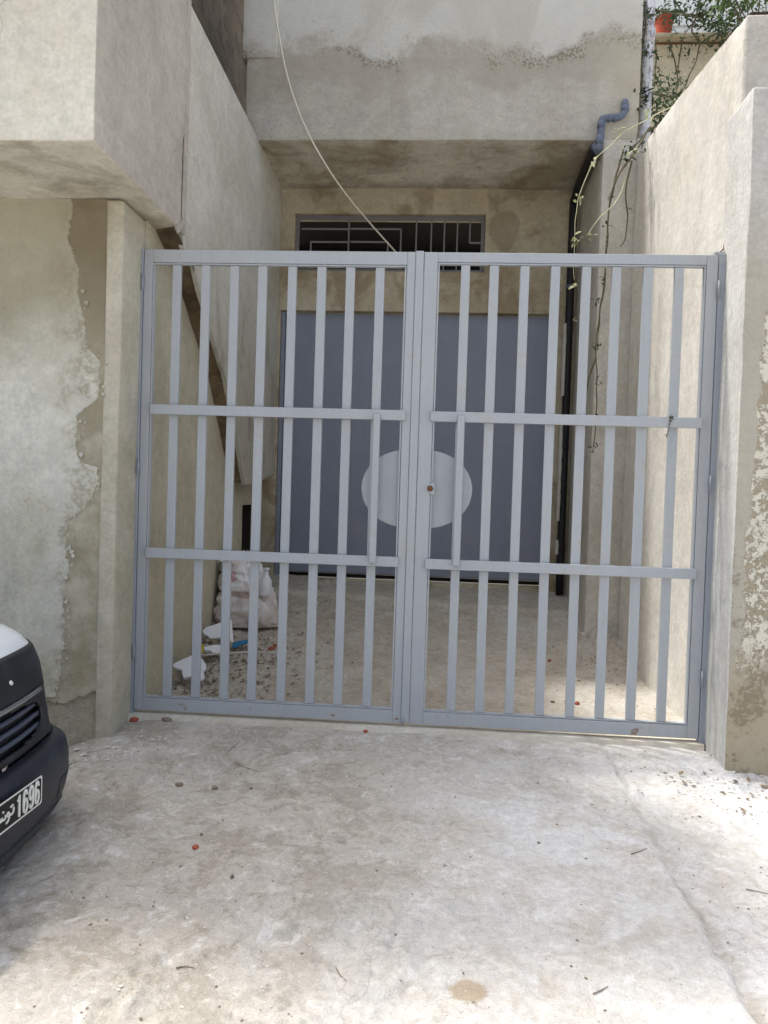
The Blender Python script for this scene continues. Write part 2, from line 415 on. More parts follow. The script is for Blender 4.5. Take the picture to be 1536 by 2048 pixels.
def gz(x, y):
    x = np.asarray(x, float); y = np.asarray(y, float)
    z = gz_base(x, y)
    near = sstep(9, 5, np.abs(x))*1.0
    d = fbm(x, y, .9, 4, 3)*.03+fbm(x, y, 5, 5, 9, .65)*.014
    # broken crust: plates of cement skin with worn-through hollows on the left
    c = fbm(x, y, 1.4, 5, 21, .6); hollow = sstep(.02, .07, c)*sstep(.9, -.3, x)
    d = d-hollow*.016
    c2 = fbm(x, y, 3.1, 5, 61, .62); d = d-sstep(.05, .08, c2)*.007*(.3+.7*sstep(1.0, -.6, x))
    rg = fbm(x, y, 16, 3, 31, .6)
    d = d+rg*.009*(.4+hollow*1.0+sstep(-.4, -1.4, x)*.6)
    # slab edge on the right of the drive
    e = edge_x(y)+fbm(x, y, 6, 3, 41)*.05
    step = sstep(e-.01, e+.03, x)*sstep(4.55, 4.3, y)
    d = d-step*.012+step*fbm(x, y, 7, 4, 51, .6)*.02
    groove = np.exp(-((x-e-.02)/.022)**2)*sstep(4.5, 4.2, y)*sstep(-.35, .25, vnoise(x*0, y, 3, 8)+.05)
    d = d-groove*.012
    # heaps of dirt along wall feet
    d = d+.05*np.exp(-((x+1.95)/.14)**2)*sstep(4.9, 5.1, y)*(.6+rg)
    d = d+.10*np.exp(-((x-1.52)/.14)**2-((y-6.85)/.18)**2)*(1+rg)
    d = d+.035*sstep(4.0, 4.3, y)*sstep(1.55, 1.7, x)*(1+rg*.6)
    d = np.where((y > 4.5) & (y < 4.78), d*.3, d)
    return z+d*near
def gzf(x, y): return float(gz(np.array([x]), np.array([y]))[0])
def axis_pts(lo, hi, step, far, grow=1.35):
    a = list(np.arange(lo, hi+1e-6, step)); s = step; p = hi
    while p < far: s *= grow; p += s; a.append(p)
    s = step; p = lo
    while p > -far: s *= grow; p -= s; a.insert(0, p)
    return np.array(a)
gx = axis_pts(-2.7, 2.3, .0135, 120); gy = axis_pts(1.6, 8.2, .0135, 120)
GX, GY = np.meshgrid(gx, gy); GZ = gz(GX, GY)
verts = np.stack([GX.ravel(), GY.ravel(), GZ.ravel()], 1); nx, ny = len(gx), len(gy)
ii = (np.arange(ny-1)[:, None]*nx+np.arange(nx-1)[None, :]).ravel()
quads = np.stack([ii, ii+1, ii+nx+1, ii+nx], 1)
me = bpy.data.meshes.new('ground'); me.vertices.add(len(verts)); me.vertices.foreach_set('co', verts.ravel())
me.loops.add(quads.size); me.loops.foreach_set('vertex_index', quads.ravel().astype(np.int32))
me.polygons.add(len(quads)); me.polygons.foreach_set('loop_start', np.arange(0, quads.size, 4, dtype=np.int32)); me.polygons.foreach_set('loop_total', np.full(len(quads), 4, dtype=np.int32))
me.update(); me.validate()
sp = U(937, 1982, 2, gzf(.153, 2.3))
def f_ground():
    x, y, z = xyz()
    p = pos(); n1 = noise(.8, 3, .62, p, dist=.5); n2 = noise(4.5, 5, .7, p); n3 = noise(30, 4, .68, p); n4 = noise(140, 2, .6, p); n5 = noise(1.7, 5, .68, pos(off=(4, 2, 0)), dist=.6)
    left = ss(x-(y-2.2)*.25+(n1-.5)*1.3, .55, -.9)  # darker to the left: dirt, with house and car shade put into the colour
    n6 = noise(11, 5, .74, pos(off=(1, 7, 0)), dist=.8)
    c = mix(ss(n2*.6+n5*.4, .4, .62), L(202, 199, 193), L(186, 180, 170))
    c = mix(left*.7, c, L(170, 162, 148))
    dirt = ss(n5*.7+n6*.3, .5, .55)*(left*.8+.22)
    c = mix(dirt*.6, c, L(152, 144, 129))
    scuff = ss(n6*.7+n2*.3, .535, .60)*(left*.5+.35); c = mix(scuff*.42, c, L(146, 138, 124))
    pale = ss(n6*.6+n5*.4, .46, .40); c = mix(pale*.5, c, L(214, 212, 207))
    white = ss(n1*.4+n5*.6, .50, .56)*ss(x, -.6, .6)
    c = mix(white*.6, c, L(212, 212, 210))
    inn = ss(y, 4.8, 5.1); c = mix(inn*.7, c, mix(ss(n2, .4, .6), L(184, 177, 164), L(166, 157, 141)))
    k = (n3-.5)*.7+(n4-.5)*.5+(n2-.5)*.26+1.0
    c = shade(c, k)
    sp1 = ss(voro(70, 'F1'), .16, .10)*ss(noise(3, 3), .45, .6); c = mix(sp1*.5, c, L(110, 100, 84))
    sp2 = ss(voro(48, 'F1', pos(off=(3, 1, 2))), .13, .07)*ss(n5, .45, .55); c = mix(sp2*.6, c, L(226, 220, 210))
    ck = ss(voro(.9, 'DISTANCE_TO_EDGE', warp(p, 2.2, .4)), .0045, 0.)*ss(n1, .46, .54); c = mix(ck*.22, c, L(92, 84, 72))
    gv = ss((x-1.055+(n2-.5)*.10+(n5-.5)*.1).ab(), .035, .008)*ss(n2*.5+n1*.5, .40, .56)*ss(y, 4.4, 4.1); c = mix(gv*.35, c, L(128, 118, 100))
    dx, dy = (x-sp[0])/.062, (y-sp[1])/.062
    st = ss((dx*dx+dy*dy).pw(.5)+(n2-.5)*.5+(n3-.5)*.5, 1.12, .72)
    c = mix(st*.62, c, L(146, 122, 82))
    return dict(c=c, r=.95, h=n3*.008+n4*.003, bs=1.0, spec=.2)
M_ground = material('dusty_cement_ground', f_ground)
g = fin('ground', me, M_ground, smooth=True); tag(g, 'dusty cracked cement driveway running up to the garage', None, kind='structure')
del g['label']
g['label'] = 'dusty worn cement drive and forecourt'

# concrete sill under the gate
bm = bmesh.new(); n = 60; top = []; bot = []
vs_ = []
for i in range(n+1):
    x = -1.9+3.56*i/n; j = mn.noise(Vector((x*3, 1, 0)))*.012
    vs_ += [(x, 4.585+j, -.09), (x, 4.60+j*.5, -.020+j*.3), (x, 4.76, -.016), (x, 4.78, -.1)]
fs = [(i*4+k, i*4+k+1, i*4+k+5, i*4+k+4) for i in range(n) for k in range(3)]
sill = obj('gate_sill', vs_, fs, plaster('sill_concrete', L(206, 198, 180), L(184, 172, 148), crack=.4), smooth=False)
sill['kind'] = 'structure'; sill['label'] = 'thin concrete sill under the metal gate'

# ---------------------------------------------------------------- neighbour house (left)
nh = thing('neighbour_house', 'left house with overhanging upper storey, flaking plaster wall and stair flank', 'house', (-3, 4.4, -.3))
ZB0 = 3.12
# lower wall layers: rough base, damp render coat, pale skin
rbox('rough_base', -7, XW-.03, YW, YW+.27, -.8, ZB0+.05, M_base, nh, step=.06, amp=.016, bev=.01)
def P4(px, py, dy=0): return U(px, py, 1, YW-dy)
def ragged(pts, amp, n, seed):
    out = []
    P = [Vector(p) for p in pts]
    for a, b in zip(P[:-1], P[1:]):
        L_ = (b-a).length; k = max(1, int(L_/n))
        for i in range(k):
            q = a.lerp(b, i/k); j = mn.noise_vector(q*9+Vector((seed, 0, 0)))*amp+mn.noise_vector(q*31+Vector((seed, 0, 0)))*amp*.7
            out.append(Vector((q.x+j.x, q.y, q.z+j.z)))
    out.append(P[-1]); return out
cr = [P4(*p) for p in [(215, 1372), (205, 1382), (190, 1381), (172, 1392), (160, 1391), (148, 1401), (128, 1405), (100, 1398), (60, 1407), (0, 1400), (-200, 1410)]]
def strip_x(name, xs, zlo, zhi, yf, yb, mat):
    """wall layer whose lower edge is ragged: columns along x"""
    vv, ff = [], []
    for x, zb in zip(xs, zlo): vv += [(x, yb, zb), (x, yf, zb+.002), (x, yf, zhi)]
    for i in range(len(xs)-1):
        a_ = 3*i; ff += [(a_, a_+3, a_+4, a_+1), (a_+1, a_+4, a_+5, a_+2)]
    a_ = 3*(len(xs)-1); ff.append((a_, a_+1, a_+2))
    return obj(name, vv, ff, mat, nh)
cr.reverse()
xs_ = np.concatenate([np.linspace(-7, -2.9, 20, endpoint=False), np.linspace(-2.9, XW-.09, 220)])
zl = [float(np.interp(x, [p.x for p in cr], [p.z for p in cr]))+mn.noise(Vector((x*17, 0, 3)))*.016+mn.noise(Vector((x*60, 0, 3)))*.010 for x in xs_]
strip_x('damp_render_coat', xs_, zl, ZB0-.002, YW-.024, YW+.02, M_coat)
ed = [(150, 388), (148, 440), (140, 480), (151, 510), (163, 540), (160, 586), (170, 625), (179, 692), (201, 722), (204, 768), (200, 800), (163, 828), (154, 873), (163, 925), (200, 934), (200, 980), (178, 1010), (145, 1040), (133, 1085), (141, 1142), (130, 1205), (133, 1288), (122, 1350), (118, 1392)]
ep = [P4(*p) for p in ed]; ep.reverse()
zs_ = np.linspace(ep[0].z, ZB0-.003, 420); sk = []; vv, ff = [], []
for z in zs_:
    x = float(np.interp(z, [p.z for p in ep], [p.x for p in ep]))+mn.noise(Vector((2, 0, z*9)))*.022+mn.noise(Vector((5, 0, z*31)))*.014+mn.noise(Vector((8, 0, z*90)))*.008
    sk.append(Vector((x, YW-.03, z)))
    vv += [(-7, YW-.030, z), (x-.006, YW-.0305, z), (x, YW-.022, z)]
for i in range(len(zs_)-1):
    a_ = 3*i; ff += [(a_, a_+1, a_+4, a_+3), (a_+1, a_+2, a_+5, a_+4)]
ff.append((0, 2, 1)); obj('plaster_skin', vv, ff, M_skin, nh)
# loose plaster flakes curling off the skin edge
for i in range(90):
    q = sk[random.randrange(5, len(sk)-60)]; s = random.uniform(.004, .016)
    c = Vector((q.x+random.uniform(-.04, .05), YW-.030-random.uniform(0, .003), q.z+random.uniform(-.03, .03)))
    a0 = random.uniform(0, 6.28); k = random.randint(5, 7)
    ring = [c+Vector((math.cos(a0+6.28*j/k)*s*random.uniform(.5, 1.2), -random.uniform(0, .006), math.sin(a0+6.28*j/k)*s*random.uniform(.6, 1.5))) for j in range(k)]
    frombm('plaster_flake', prism(ring, (0, .003, 0)), M_skin, nh)
# smooth trim and jamb beside the gate
bm = bmesh.new()
rbox('gate_jamb', XW-.095, XW+.004, YW-.031, YG+.05, -.35, ZB0-.01, M_strip, nh, step=.05, amp=.008, bev=.012, seed=2)
# upper storey block
blk = U(215, 290, 0, XF); ZB = ZB0
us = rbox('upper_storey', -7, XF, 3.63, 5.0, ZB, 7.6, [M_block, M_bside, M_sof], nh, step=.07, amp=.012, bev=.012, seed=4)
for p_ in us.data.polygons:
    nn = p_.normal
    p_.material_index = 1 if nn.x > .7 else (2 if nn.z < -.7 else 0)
# stair flank (parapet) : profile in the YZ plane
prof = [(5.00, 3.05), (5.224, 2.983), (5.359, 2.858), (5.605, 2.676), (6.09, 2.325), (6.5, 1.86), (6.805, 1.462), (7.3, 1.50), (8.04, 1.60)]
lo_ = ragged([Vector((XF, a, b)) for a, b in prof], 0, .05, 1)
lo_ = [Vector((XF, p.y, p.z+mn.noise(p*7)*.012)) for p in lo_]
ZT = 4.68
poly = [Vector((XF, 4.95, 3.145))]+lo_+[Vector((XF, 8.04, ZT)), Vector((XF, 4.95, ZT))]
poly = [Vector((XF-.016, p.y, p.z)) for p in poly]
bm = prism(poly, (-.03, 0, 0)); frombm('stair_parapet', bm, M_par, nh, bevel=.008)
# ragged tongue of render where block and flank meet
tong = [U(*p, 0, XF+.006) for p in [(352, 440), (372, 440), (375, 0), (385, 0), (392, 505), (384, 480), (375, 462), (363, 452), (357, 468), (349, 455)]]
tong = [U(*p, 0, XF+.006) for p in [(376, 0), (383, 0), (379, 200), (372, 452), (364, 456), (357, 468), (351, 456), (366, 440), (370, 300)]]
frombm('render_seam', prism(tong, (-.008, 0, 0)), M_bside, nh)
# stair soffit (sloping underside) between flank and wall
vv = []; 
lo2 = [Vector((XF, 4.74, 3.13)), Vector((XF, 4.86, 3.10))]+lo_
for p in lo2: vv += [(XF-.015, p.y, p.z+.012), (XW-.05, p.y, p.z+.02+mn.noise(p*5)*.02)]
ff = [(2*i, 2*i+1, 2*i+3, 2*i+2) for i in range(len(lo2)-1)]
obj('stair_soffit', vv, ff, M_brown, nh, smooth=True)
# lower side wall under the stair, niche near the back
NY0, NY1, NZ0, NZ1 = 7.30, 8.05, .3, 1.27
rbox('side_wall', XW-.3, XW, YG+.06, NY0, -.5, 3.3, M_lowl, nh, step=.12, amp=.006, bev=.006, seed=6)
box('side_wall_head', XW-.3, XW-.004, NY0-.01, 8.2, NZ1, 3.3, M_lowl, nh)
box('niche_interior', XW-.6, XW-.10, NY0+.004, 8.042, -.2, NZ1-.004, M_dark, nh)
# stairwell wall behind the flank, rising out of frame
M_well = plaster('shade_dark_stairwell_plaster', L(104, 90, 66), L(76, 64, 46), extra=ex_brown, crack=0)  # shade of the enclosed gap put into a darker plaster colour
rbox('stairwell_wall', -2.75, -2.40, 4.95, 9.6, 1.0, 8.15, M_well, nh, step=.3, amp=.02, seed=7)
box('stair_flight', -2.42, XF-.12, 5.2, 8.2, 3.3, 3.42, M_base, nh)

# ---------------------------------------------------------------- garage house
gh = thing('garage_house', 'main house with projecting upper floor over a recessed garage door', 'house', (0, 8, .4))
ZS = 4.675
uf = rbox('upper_floor', -1.885, 1.705, YO, YB+.02, ZS, 6.3, [M_fac, M_sof], gh, step=.10, amp=.012, bev=.012, seed=11)
for p_ in uf.data.polygons: p_.material_index = 1 if p_.normal.z < -.7 else 0
rbox('facade_band', -1.925, -1.6, YO-.016, YO+.3, 5.42, 6.3, M_fac, gh, step=.1, amp=.006, seed=12)
# pier right of the recess + side wall of the recess
rbox('side_pier', 1.40, 1.74, YO+.004, YB+.3, -.4, ZS+.02, M_recess, gh, step=.12, amp=.008, bev=.012, seed=13)
# back wall with openings : door and window
WX0, WX1, WZ0, WZ1 = -1.61, .43, 3.80, 4.41
DX0, DX1, DZ0, DZ1 = -1.735, 1.19, .515, 3.375
y0, y1 = YB, YB+.25
for a in [(-2.6, DX0, -.3, ZS+.1), (DX1, 1.45, -.3, ZS+.1), (DX0, DX1, DZ1, WZ0), (DX0, WX0, WZ0, WZ1), (WX1, DX1, WZ0, WZ1), (DX0, DX1, WZ1, ZS+.1), (DX0, DX1, -.3, DZ0-.03)]:
    box('back_wall', a[0], a[1], y0, y1, a[2], a[3], M_back, gh)
box('room_interior', WX0-.2, WX1+.2, YB+1.2, YB+1.3, WZ0-.4, WZ1+.3, M_dark, gh)
box('room_ceiling', WX0-.2, WX1+.2, YB+.2, YB+1.3, WZ1+.02, WZ1+.1, M_dark, gh)
# garage door
gd = box('garage_door', DX0+.02, DX1-.02, YB+.115, YB+.14, DZ0+.02, DZ1-.01, M_door, gh)
dw = (DX1-DX0-.1)/2
for i in range(2):
    x0 = DX0+.05+i*dw
    box('door_panel', x0+.0008, x0+dw-.0008, YB+.09, YB+.113, DZ0+.03, DZ1-.012, M_door, gd, bevel=.0015)
box('bottom_rail', DX0+.03, DX1-.03, YB+.07, YB+.088, DZ0+.035, DZ0+.13, M_door, gd, bevel=.003)
for x in (DX0+.004, DX1-.044): box('door_frame', x, x+.04, YB+.03, YB+.09, DZ0-.02, DZ1-.015, M_door, gd, bevel=.003)
box('bottom_gap', DX0+.03, DX1-.03, YB+.112, YB+.118, DZ0-.02, DZ0+.019, M_dark, gd)
# grilled window
wn = box('window', WX0, WX1, YB+.06, YB+.09, WZ1-.045, WZ1, M_wframe, gh)
for x in (WX0, WX1-.04): box('frame_stile', x, x+.04, YB+.055, YB+.095, WZ0, WZ1-.046, M_wframe, wn)
box('frame_rail', WX0+.041, WX1-.041, YB+.06, YB+.09, WZ0, WZ0+.04, M_wframe, wn)
YBW = YB+.07
def wpx(px, py): return U(px, py, 1, YBW)
def wbar(name, p, q, wd=.016):
    a, b = wpx(*p), wpx(*q)
    if abs(a.x-b.x) < abs(a.z-b.z): x = (a.x+b.x)/2; box(name, x-wd/2, x+wd/2, YBW-.008, YBW+.008, min(a.z, b.z), max(a.z, b.z), M_wframe, wn)
    else: z = (a.z+b.z)/2; box(name, min(a.x, b.x), max(a.x, b.x), YBW-.0075, YBW+.0075, z-wd/2, z+wd/2, M_wframe, wn)
for p, q in [((697, 440), (697, 540)), ((832, 440), (832, 540)), ((862, 440), (862, 540)), ((888, 440), (888, 540)), ((914, 440), (914, 540)), ((940, 436), (940, 486)),
             ((604, 458), (697, 458)), ((701, 458), (801, 458)), ((801, 458), (801, 540)), ((621, 484), (697, 484)), ((701, 484), (775, 484)), ((621, 484), (621, 540)), ((775, 484), (775, 540)), ((940, 486), (962, 486))]:
    wbar('grille_bar', p, q)

# ---------------------------------------------------------------- right boundary wall
bw = thing('boundary_wall', 'tall pale plaster wall right of the gate with damp flaking front pier', 'wall', (1.8, 5.5, 0))
def rprof(X): return [U(1284, 290, 0, X), U(1350, 205, 0, X), U(1420, 125, 0, X), U(1478, 52, 0, X)]
poly = [Vector((1.70, 6.946, -.4))]+[Vector((1.70, 6.946, 4.555))]+[Vector((1.70, p.y, p.z)) for p in rprof(1.70)][1:]+[Vector((1.70, 4.56, 4.265)), Vector((1.70, 4.56, -.4))]
bm = prism(poly, (.22, 0, 0)); rough(bm, .12, .010, .016, 21.); frombm('wall_face', bm, M_rw, bw, smooth=True)
rbox('upper_pier', 1.706, 3.4, 4.54, 4.84, 3.6, 4.27, M_rpier, bw, step=.06, amp=.012, bev=.012, seed=22)
fp = rbox('front_pier', 1.675, 3.4, 4.32, 4.70, -.6, 3.735, [M_rpier, M_jamb], bw, step=.05, amp=.014, bev=.010, seed=23)
for p_ in fp.data.polygons: p_.material_index = 1 if p_.normal.x < -.5 else 0

# ---------------------------------------------------------------- terrace and house behind, right
tw = thing('terrace_wall', 'cream terrace wall with thin ledge under the red flower pot', 'wall', (3.5, 9, 4))
box('wall_face', 1.95, 8, 9.0, 9.25, 3, 6.755, M_terr, tw)
box('ledge', 1.94, 8, 8.90, 9.3, 6.756, 6.80, M_terr, tw, bevel=.008)
box('rust_line', 1.96, 8, 8.994, 9.0, 6.72, 6.745, M_rusty, tw)
bh = thing('white_house', 'whitewashed house wall glimpsed behind the creeper at top right', 'house', (5, 10.6, 5))
box('wall', 1.0, 12, 10.6, 10.9, 4, 12, M_white, bh)
for z in (7.35, 7.9, 8.5): box('string_course', 1.0, 12, 10.57, 10.598, z, z+.05, M_white, bh)

# ---------------------------------------------------------------- gate
GF = thing('gate_posts', 'fixed grey steel posts carrying the two gate leaves', 'gate posts', (0, YG, 0))
def gxp(px, py=520): return U(px, py, 1, YG).x
def gzp(px, py): return U(px, py, 1, YG).z
GT, GB = 2.917, .0
xl0, xl1 = gxp(276), gxp(291); xr0, xr1 = gxp(1435), gxp(1446)
box('post', xl0, xl1-.002, YG-.03, YG+.05, -.06, GT+.004, M_post, GF, bevel=.004)
box('post', xr0+.002, xr1+.01, YG-.03, YG+.05, -.06, GT+.004, M_post, GF, bevel=.004)
for x in (xl1-.001, xr0+.001):
    for z in (.32, 1.5, 2.66):
        tube('hinge', [(x, YG-.036, z), (x, YG-.036, z+.10)], .008, M_post, GF, 8)
box('top_bracket', xr0-.02, xr1+.03, YG-.01, YG+.03, GT+.006, GT+.022, M_gate, GF)
tube('bracket_wire', [U(1436, 508, 1, YG), U(1447, 498, 1, YG+.02), U(1449, 484, 1, YG+.03)], .004, M_rusty, GF, 6)
box('rusty_foot', xl0-.01, xl1+.03, YG-.035, YG+.055, -.07, -.022, M_rusty, GF)

def half_ellipse(cx, cz, a, b, x_in, sgn, k=28):
    pts = []
    for i in range(k+1):
        t = -math.pi/2+math.pi*i/k; x = cx+sgn*a*max(math.cos(t), 0.)**.82; z = cz+b*math.sin(t)
        if sgn*(x-x_in) >= 0: pts.append((x, z))
    z0, z1 = pts[0][1], pts[-1][1]
    return [(x_in, z0)]+pts+[(x_in, z1)]
def leaf(label, xa, xb, op0, op1, bars, rails, handle, side):
    e = thing('gate_leaf', label, 'gate', ((xa+xb)/2, YG, 0), 'pair of grey barred gate leaves')
    yf, yk = YG-.02, YG+.02
    zt = gzp((op0+op1)/2, 533); zb = gzp((op0+op1)/2, 1412 if side > 0 else 1396); zb = .092
    ia, ib = gxp(op0), gxp(op1)
    box('stile', xa, ia-.012, yf, yk, GB, GT, M_gate, e, bevel=.004)
    box('stile', ib+.012, xb, yf, yk, GB, GT, M_gate, e, bevel=.004)
    box('top_rail', ia-.0118, ib+.0118, yf, yk, zt+.012, GT, M_gate, e, bevel=.004)
    box('bottom_rail', ia-.0118, ib+.0118, yf, yk, GB, zb-.012, M_gate, e, bevel=.004)
    # thin inner angle frame, set back a few millimetres (its joint reads as the groove line)
    for a in [(ia-.0085, ia, zb, zt), (ib, ib+.0085, zb, zt), (ia-.0085, ib+.0085, zt+.0005, zt+.0085), (ia-.0085, ib+.0085, zb-.0085, zb-.0005)]:
        box('inner_angle', a[0], a[1], yf+.003, yk-.004, a[2], a[3], M_gate, e)
    for b in bars:
        cx = gxp(b)+random.uniform(-.003, .003); wd = .0278+random.uniform(-.001, .001)
        box('bar', cx-wd, cx+wd, YG-.013, YG+.013, zb+.0005, zt-.0005, M_gate, e, bevel=.004)
    for (p0, p1, ya, yb) in rails:
        x0, x1 = U(p0, ya, 1, YG-.04).x, U(p1, ya, 1, YG-.04).x
        zc = (U(p0, ya, 1, YG-.04).z+U(p1, yb, 1, YG-.04).z)/2
        box('cross_rail', x0, x1, YG-.048, YG-.0205, zc-.031, zc+.031, M_gate, e, bevel=.003)
    (hx0, hy0), (hx1, hy1) = handle
    a, b = U(hx0, hy0, 1, YG-.06), U(hx1, hy1, 1, YG-.06); x = (a.x+b.x)/2
    box('pull_bar', x-.021, x+.021, YG-.075, YG-.0485, b.z, a.z, M_gate, e, bevel=.004)
    c = U(833, 978, 1, YG); ax, az = .345, .247
    xin = (xb-.02) if side < 0 else (xa+.02)
    he = half_ellipse(c.x, c.z, ax, az, xin, side)
    frombm('lock_shield', prism([Vector((x, YG+.0215, z)) for x, z in he], (0, .004, 0)), M_gate, e, bevel=.001)
    for px in bars: pass
    for cx_, cz_ in ((ia+.02, zt-.004), (ib-.03, zb+.004)):
        pass
    return e
xm = gxp(848)
lf = leaf('left gate leaf with plain meeting stile', xl1, gxp(832), 312, 811,
     [355, 412.5, 470.5, 527.5, 585.5, 644, 702.5, 760.5], [(300, 811, 818, 831), (291, 797, 1107, 1122)], ((755, 828), (744, 1126)), -1)
rl = leaf('right gate leaf with the lock hole in its meeting stile', xm+.002, xr0, 880, 1408,
     [931, 989.5, 1051, 1111, 1173, 1234.5, 1297.5, 1359.5], [(861, 1404, 835, 844), (850, 1393, 1128, 1148)], ((924, 832), (910, 1132)), 1)
box('cover_strip', gxp(832)+.001, xm, YG-.028, YG-.006, GB+.01, GT+.004, M_gate, lf, bevel=.003)
lk = U(859, 977, 1, YG-.021)
pl = [(lk.x+dx, lk.z+dz) for dx, dz in ((-.035, 0), (-.008, .026), (.03, .04), (.03, -.04), (-.008, -.026))]
frombm('lock_plate', prism([Vector((x, YG-.0205, z)) for x, z in pl], (0, -.006, 0)), M_gate, rl, bevel=.002)
tube('keyhole', [(lk.x+.004, YG-.0262, lk.z), (lk.x+.004, YG-.031, lk.z)], .019, M_rusty, rl, 14)
tube('drop_bolt', [U(806, 1436, 1, YG-.03), U(805, 1449, 1, YG-.03)], .009, M_post, lf, 8)

# ---------------------------------------------------------------- pipes and cable
bp = thing('black_downpipe', 'black downpipe dropping in the right corner of the recess', 'pipe', (1.35, 7.9, .4))
a = U(1194, 292, 1, YO+.03); pts = [Vector((1.325, YO+.02, ZS-.07)), Vector((1.325, YO+.5, ZS-.09)), Vector((1.325, YB-.30, ZS-.11)), Vector((1.325, YB-.12, ZS-.16)), Vector((1.325, YB-.08, ZS-.30)), Vector((1.325, YB-.08, 3)), Vector((1.33, YB-.08, .43))]
tube('pipe', smoothpath(pts, 6), .041, M_black, bp, 14)
for z in (3.62, 1.95, .9): tube('bracket', [(1.325, YB-.08, z), (1.325, YB-.08, z+.035)], .047, M_pvc if z > 3 else M_black, bp, 14)
for i, (z0, z1) in enumerate([(2.5, 3.25), (1.2, 2.3), (.85, 1.0)]):
    k = int((z1-z0)/.03); vv, ff = [], []
    for j in range(k+1):
        z = z0+(z1-z0)*j/k; q = .012+.014*abs(mn.noise(Vector((i*7, 0, z*6))))*math.sin(math.pi*j/k)
        vv += [(1.272-q*.4, YB-.085, z), (1.285, YB-.135-q*.2, z), (1.285+q, YB-.118, z), (1.30, YB-.06, z)]
    for j in range(k): ff += [(4*j+t, 4*j+t+1, 4*j+t+5, 4*j+t+4) for t in range(3)]
    obj('mortar_smear', vv, ff, M_mortar, bp, smooth=True)
dp = thing('drain_elbow_pipe', 'blue-grey drain pipe with two elbows on the facade corner', 'pipe', (1.4, YO-.06, 4.8))
YP = YO-.07
q = [U(*p, 1, YP) for p in [(1196, 302), (1202, 262), (1204, 240), (1214, 236), (1232, 236), (1244, 231), (1250, 220), (1250, 206)]]
tube('pipe', smoothpath(q, 5), .031, M_pvc, dp, 14)
def coll(a, b, r=.036): tube('collar', [U(*a, 1, YP), U(*b, 1, YP)], r, M_pvc, dp, 14)
coll((1198, 290), (1200.5, 272)); coll((1202, 256), (1203, 244)); coll((1216, 236), (1221, 236)); coll((1226, 236), (1234, 236)); coll((1250, 222), (1250, 212))
tube('inlet', [U(1250, 212, 1, YP), U(1250, 206, 1, YP), U(1250, 204, 1, YO+.05)], .031, M_pvc, dp, 14)
tube('drop', [U(1196, 302, 1, YP), Vector((1.33, YO+.0, ZS-.06)), Vector((1.325, YO+.06, ZS-.07))], .035, M_pvc, dp, 14)
wp = thing('white_downpipe', 'white downpipe with painted vine shadows at the right edge of the facade', 'pipe', (1.85, 7.1, 4.4))
pw = U(1293, 150, 1, 7.12)
tube('pipe', [(pw.x, 7.12, 4.2), (pw.x, 7.12, 5.0), (pw.x, 7.12, 8)], .053, M_wpipe, wp, 18)
for z in (4.75, 5.62): tube('collar', [(pw.x, 7.12, z), (pw.x, 7.12, z+.09)], .060, M_wpipe, wp, 18)
cb = [(535, -150, 6.9), (548, 0, 6.86), (556, 60, 6.84), (574, 150, 6.82), (601, 232, 6.82), (637, 305, 6.85), (682, 375, 7.1), (738, 444, 7.5), (798, 511, 7.98), (806, 520, 8.06)]
tag(tube('electric_cable', smoothpath([U(a, b, 1, c) for a, b, c in cb], 6), .0085, M_cable, k=8), 'thin off-white cable slung from the facade down to the grilled window', 'cable')

# ---------------------------------------------------------------- plants
def leaves_mesh(name, pts, size, mat, par, droop=.3, elong=2.4):
    V_, F_ = [], []
    for p in pts:
        s = size*random.uniform(.6, 1.25); d = Vector((random.gauss(0, 1), random.gauss(0, 1), random.gauss(0, .8)-droop)).normalized()
        u = d.cross(Vector((random.gauss(0, .4), random.gauss(0, .4), 1))).normalized(); nn = u.cross(d)
        b = len(V_); ln = s*elong
        V_ += [p, p+d*ln*.35+u*s*.5+nn*s*.12, p+d*ln*.4-nn*s*.05, p+d*ln*.35-u*s*.5+nn*s*.12, p+d*ln*.75+u*s*.33-nn*s*.02, p+d*ln*.75-u*s*.33-nn*s*.02, p+d*ln-nn*s*.25]
        F_ += [(b, b+2, b+1), (b, b+3, b+2), (b+1, b+2, b+4), (b+2, b+3, b+5), (b+2, b+6, b+4), (b+2, b+5, b+6)]
    o = obj(name, V_, F_, mat, par, smooth=True); o['kind'] = 'stuff'; return o
def vine(name, label, stems, mstem, mleaf, r, nl, size, loc, extra=()):
    e = thing(name, label, 'climbing plant', loc)
    lp = []
    for s in stems:
        pts = smoothpath([U(a, b, 1, c) for a, b, c in s], 6)
        pts = [p+mn.noise_vector(p*6)*.015 for p in pts]
        tube('stem', pts, lambda t: r*(1.1-.6*t), mstem, e, 6)
        n_ = int(nl*len(s))
        for _ in range(n_):
            p = random.choice(pts)
            for _ in range(random.randint(1, 3)): lp.append(p+Vector((random.gauss(0, .008), random.gauss(0, .008), random.gauss(0, .008))))
    for a, b, c, sp_, n_ in extra:
        q = U(a, b, 1, c)
        for _ in range(n_): lp.append(q+Vector((random.gauss(0, sp_), random.gauss(0, sp_*.7), random.gauss(0, sp_*.7))))
    leaves_mesh('leaves', lp, size, mleaf, e); return e
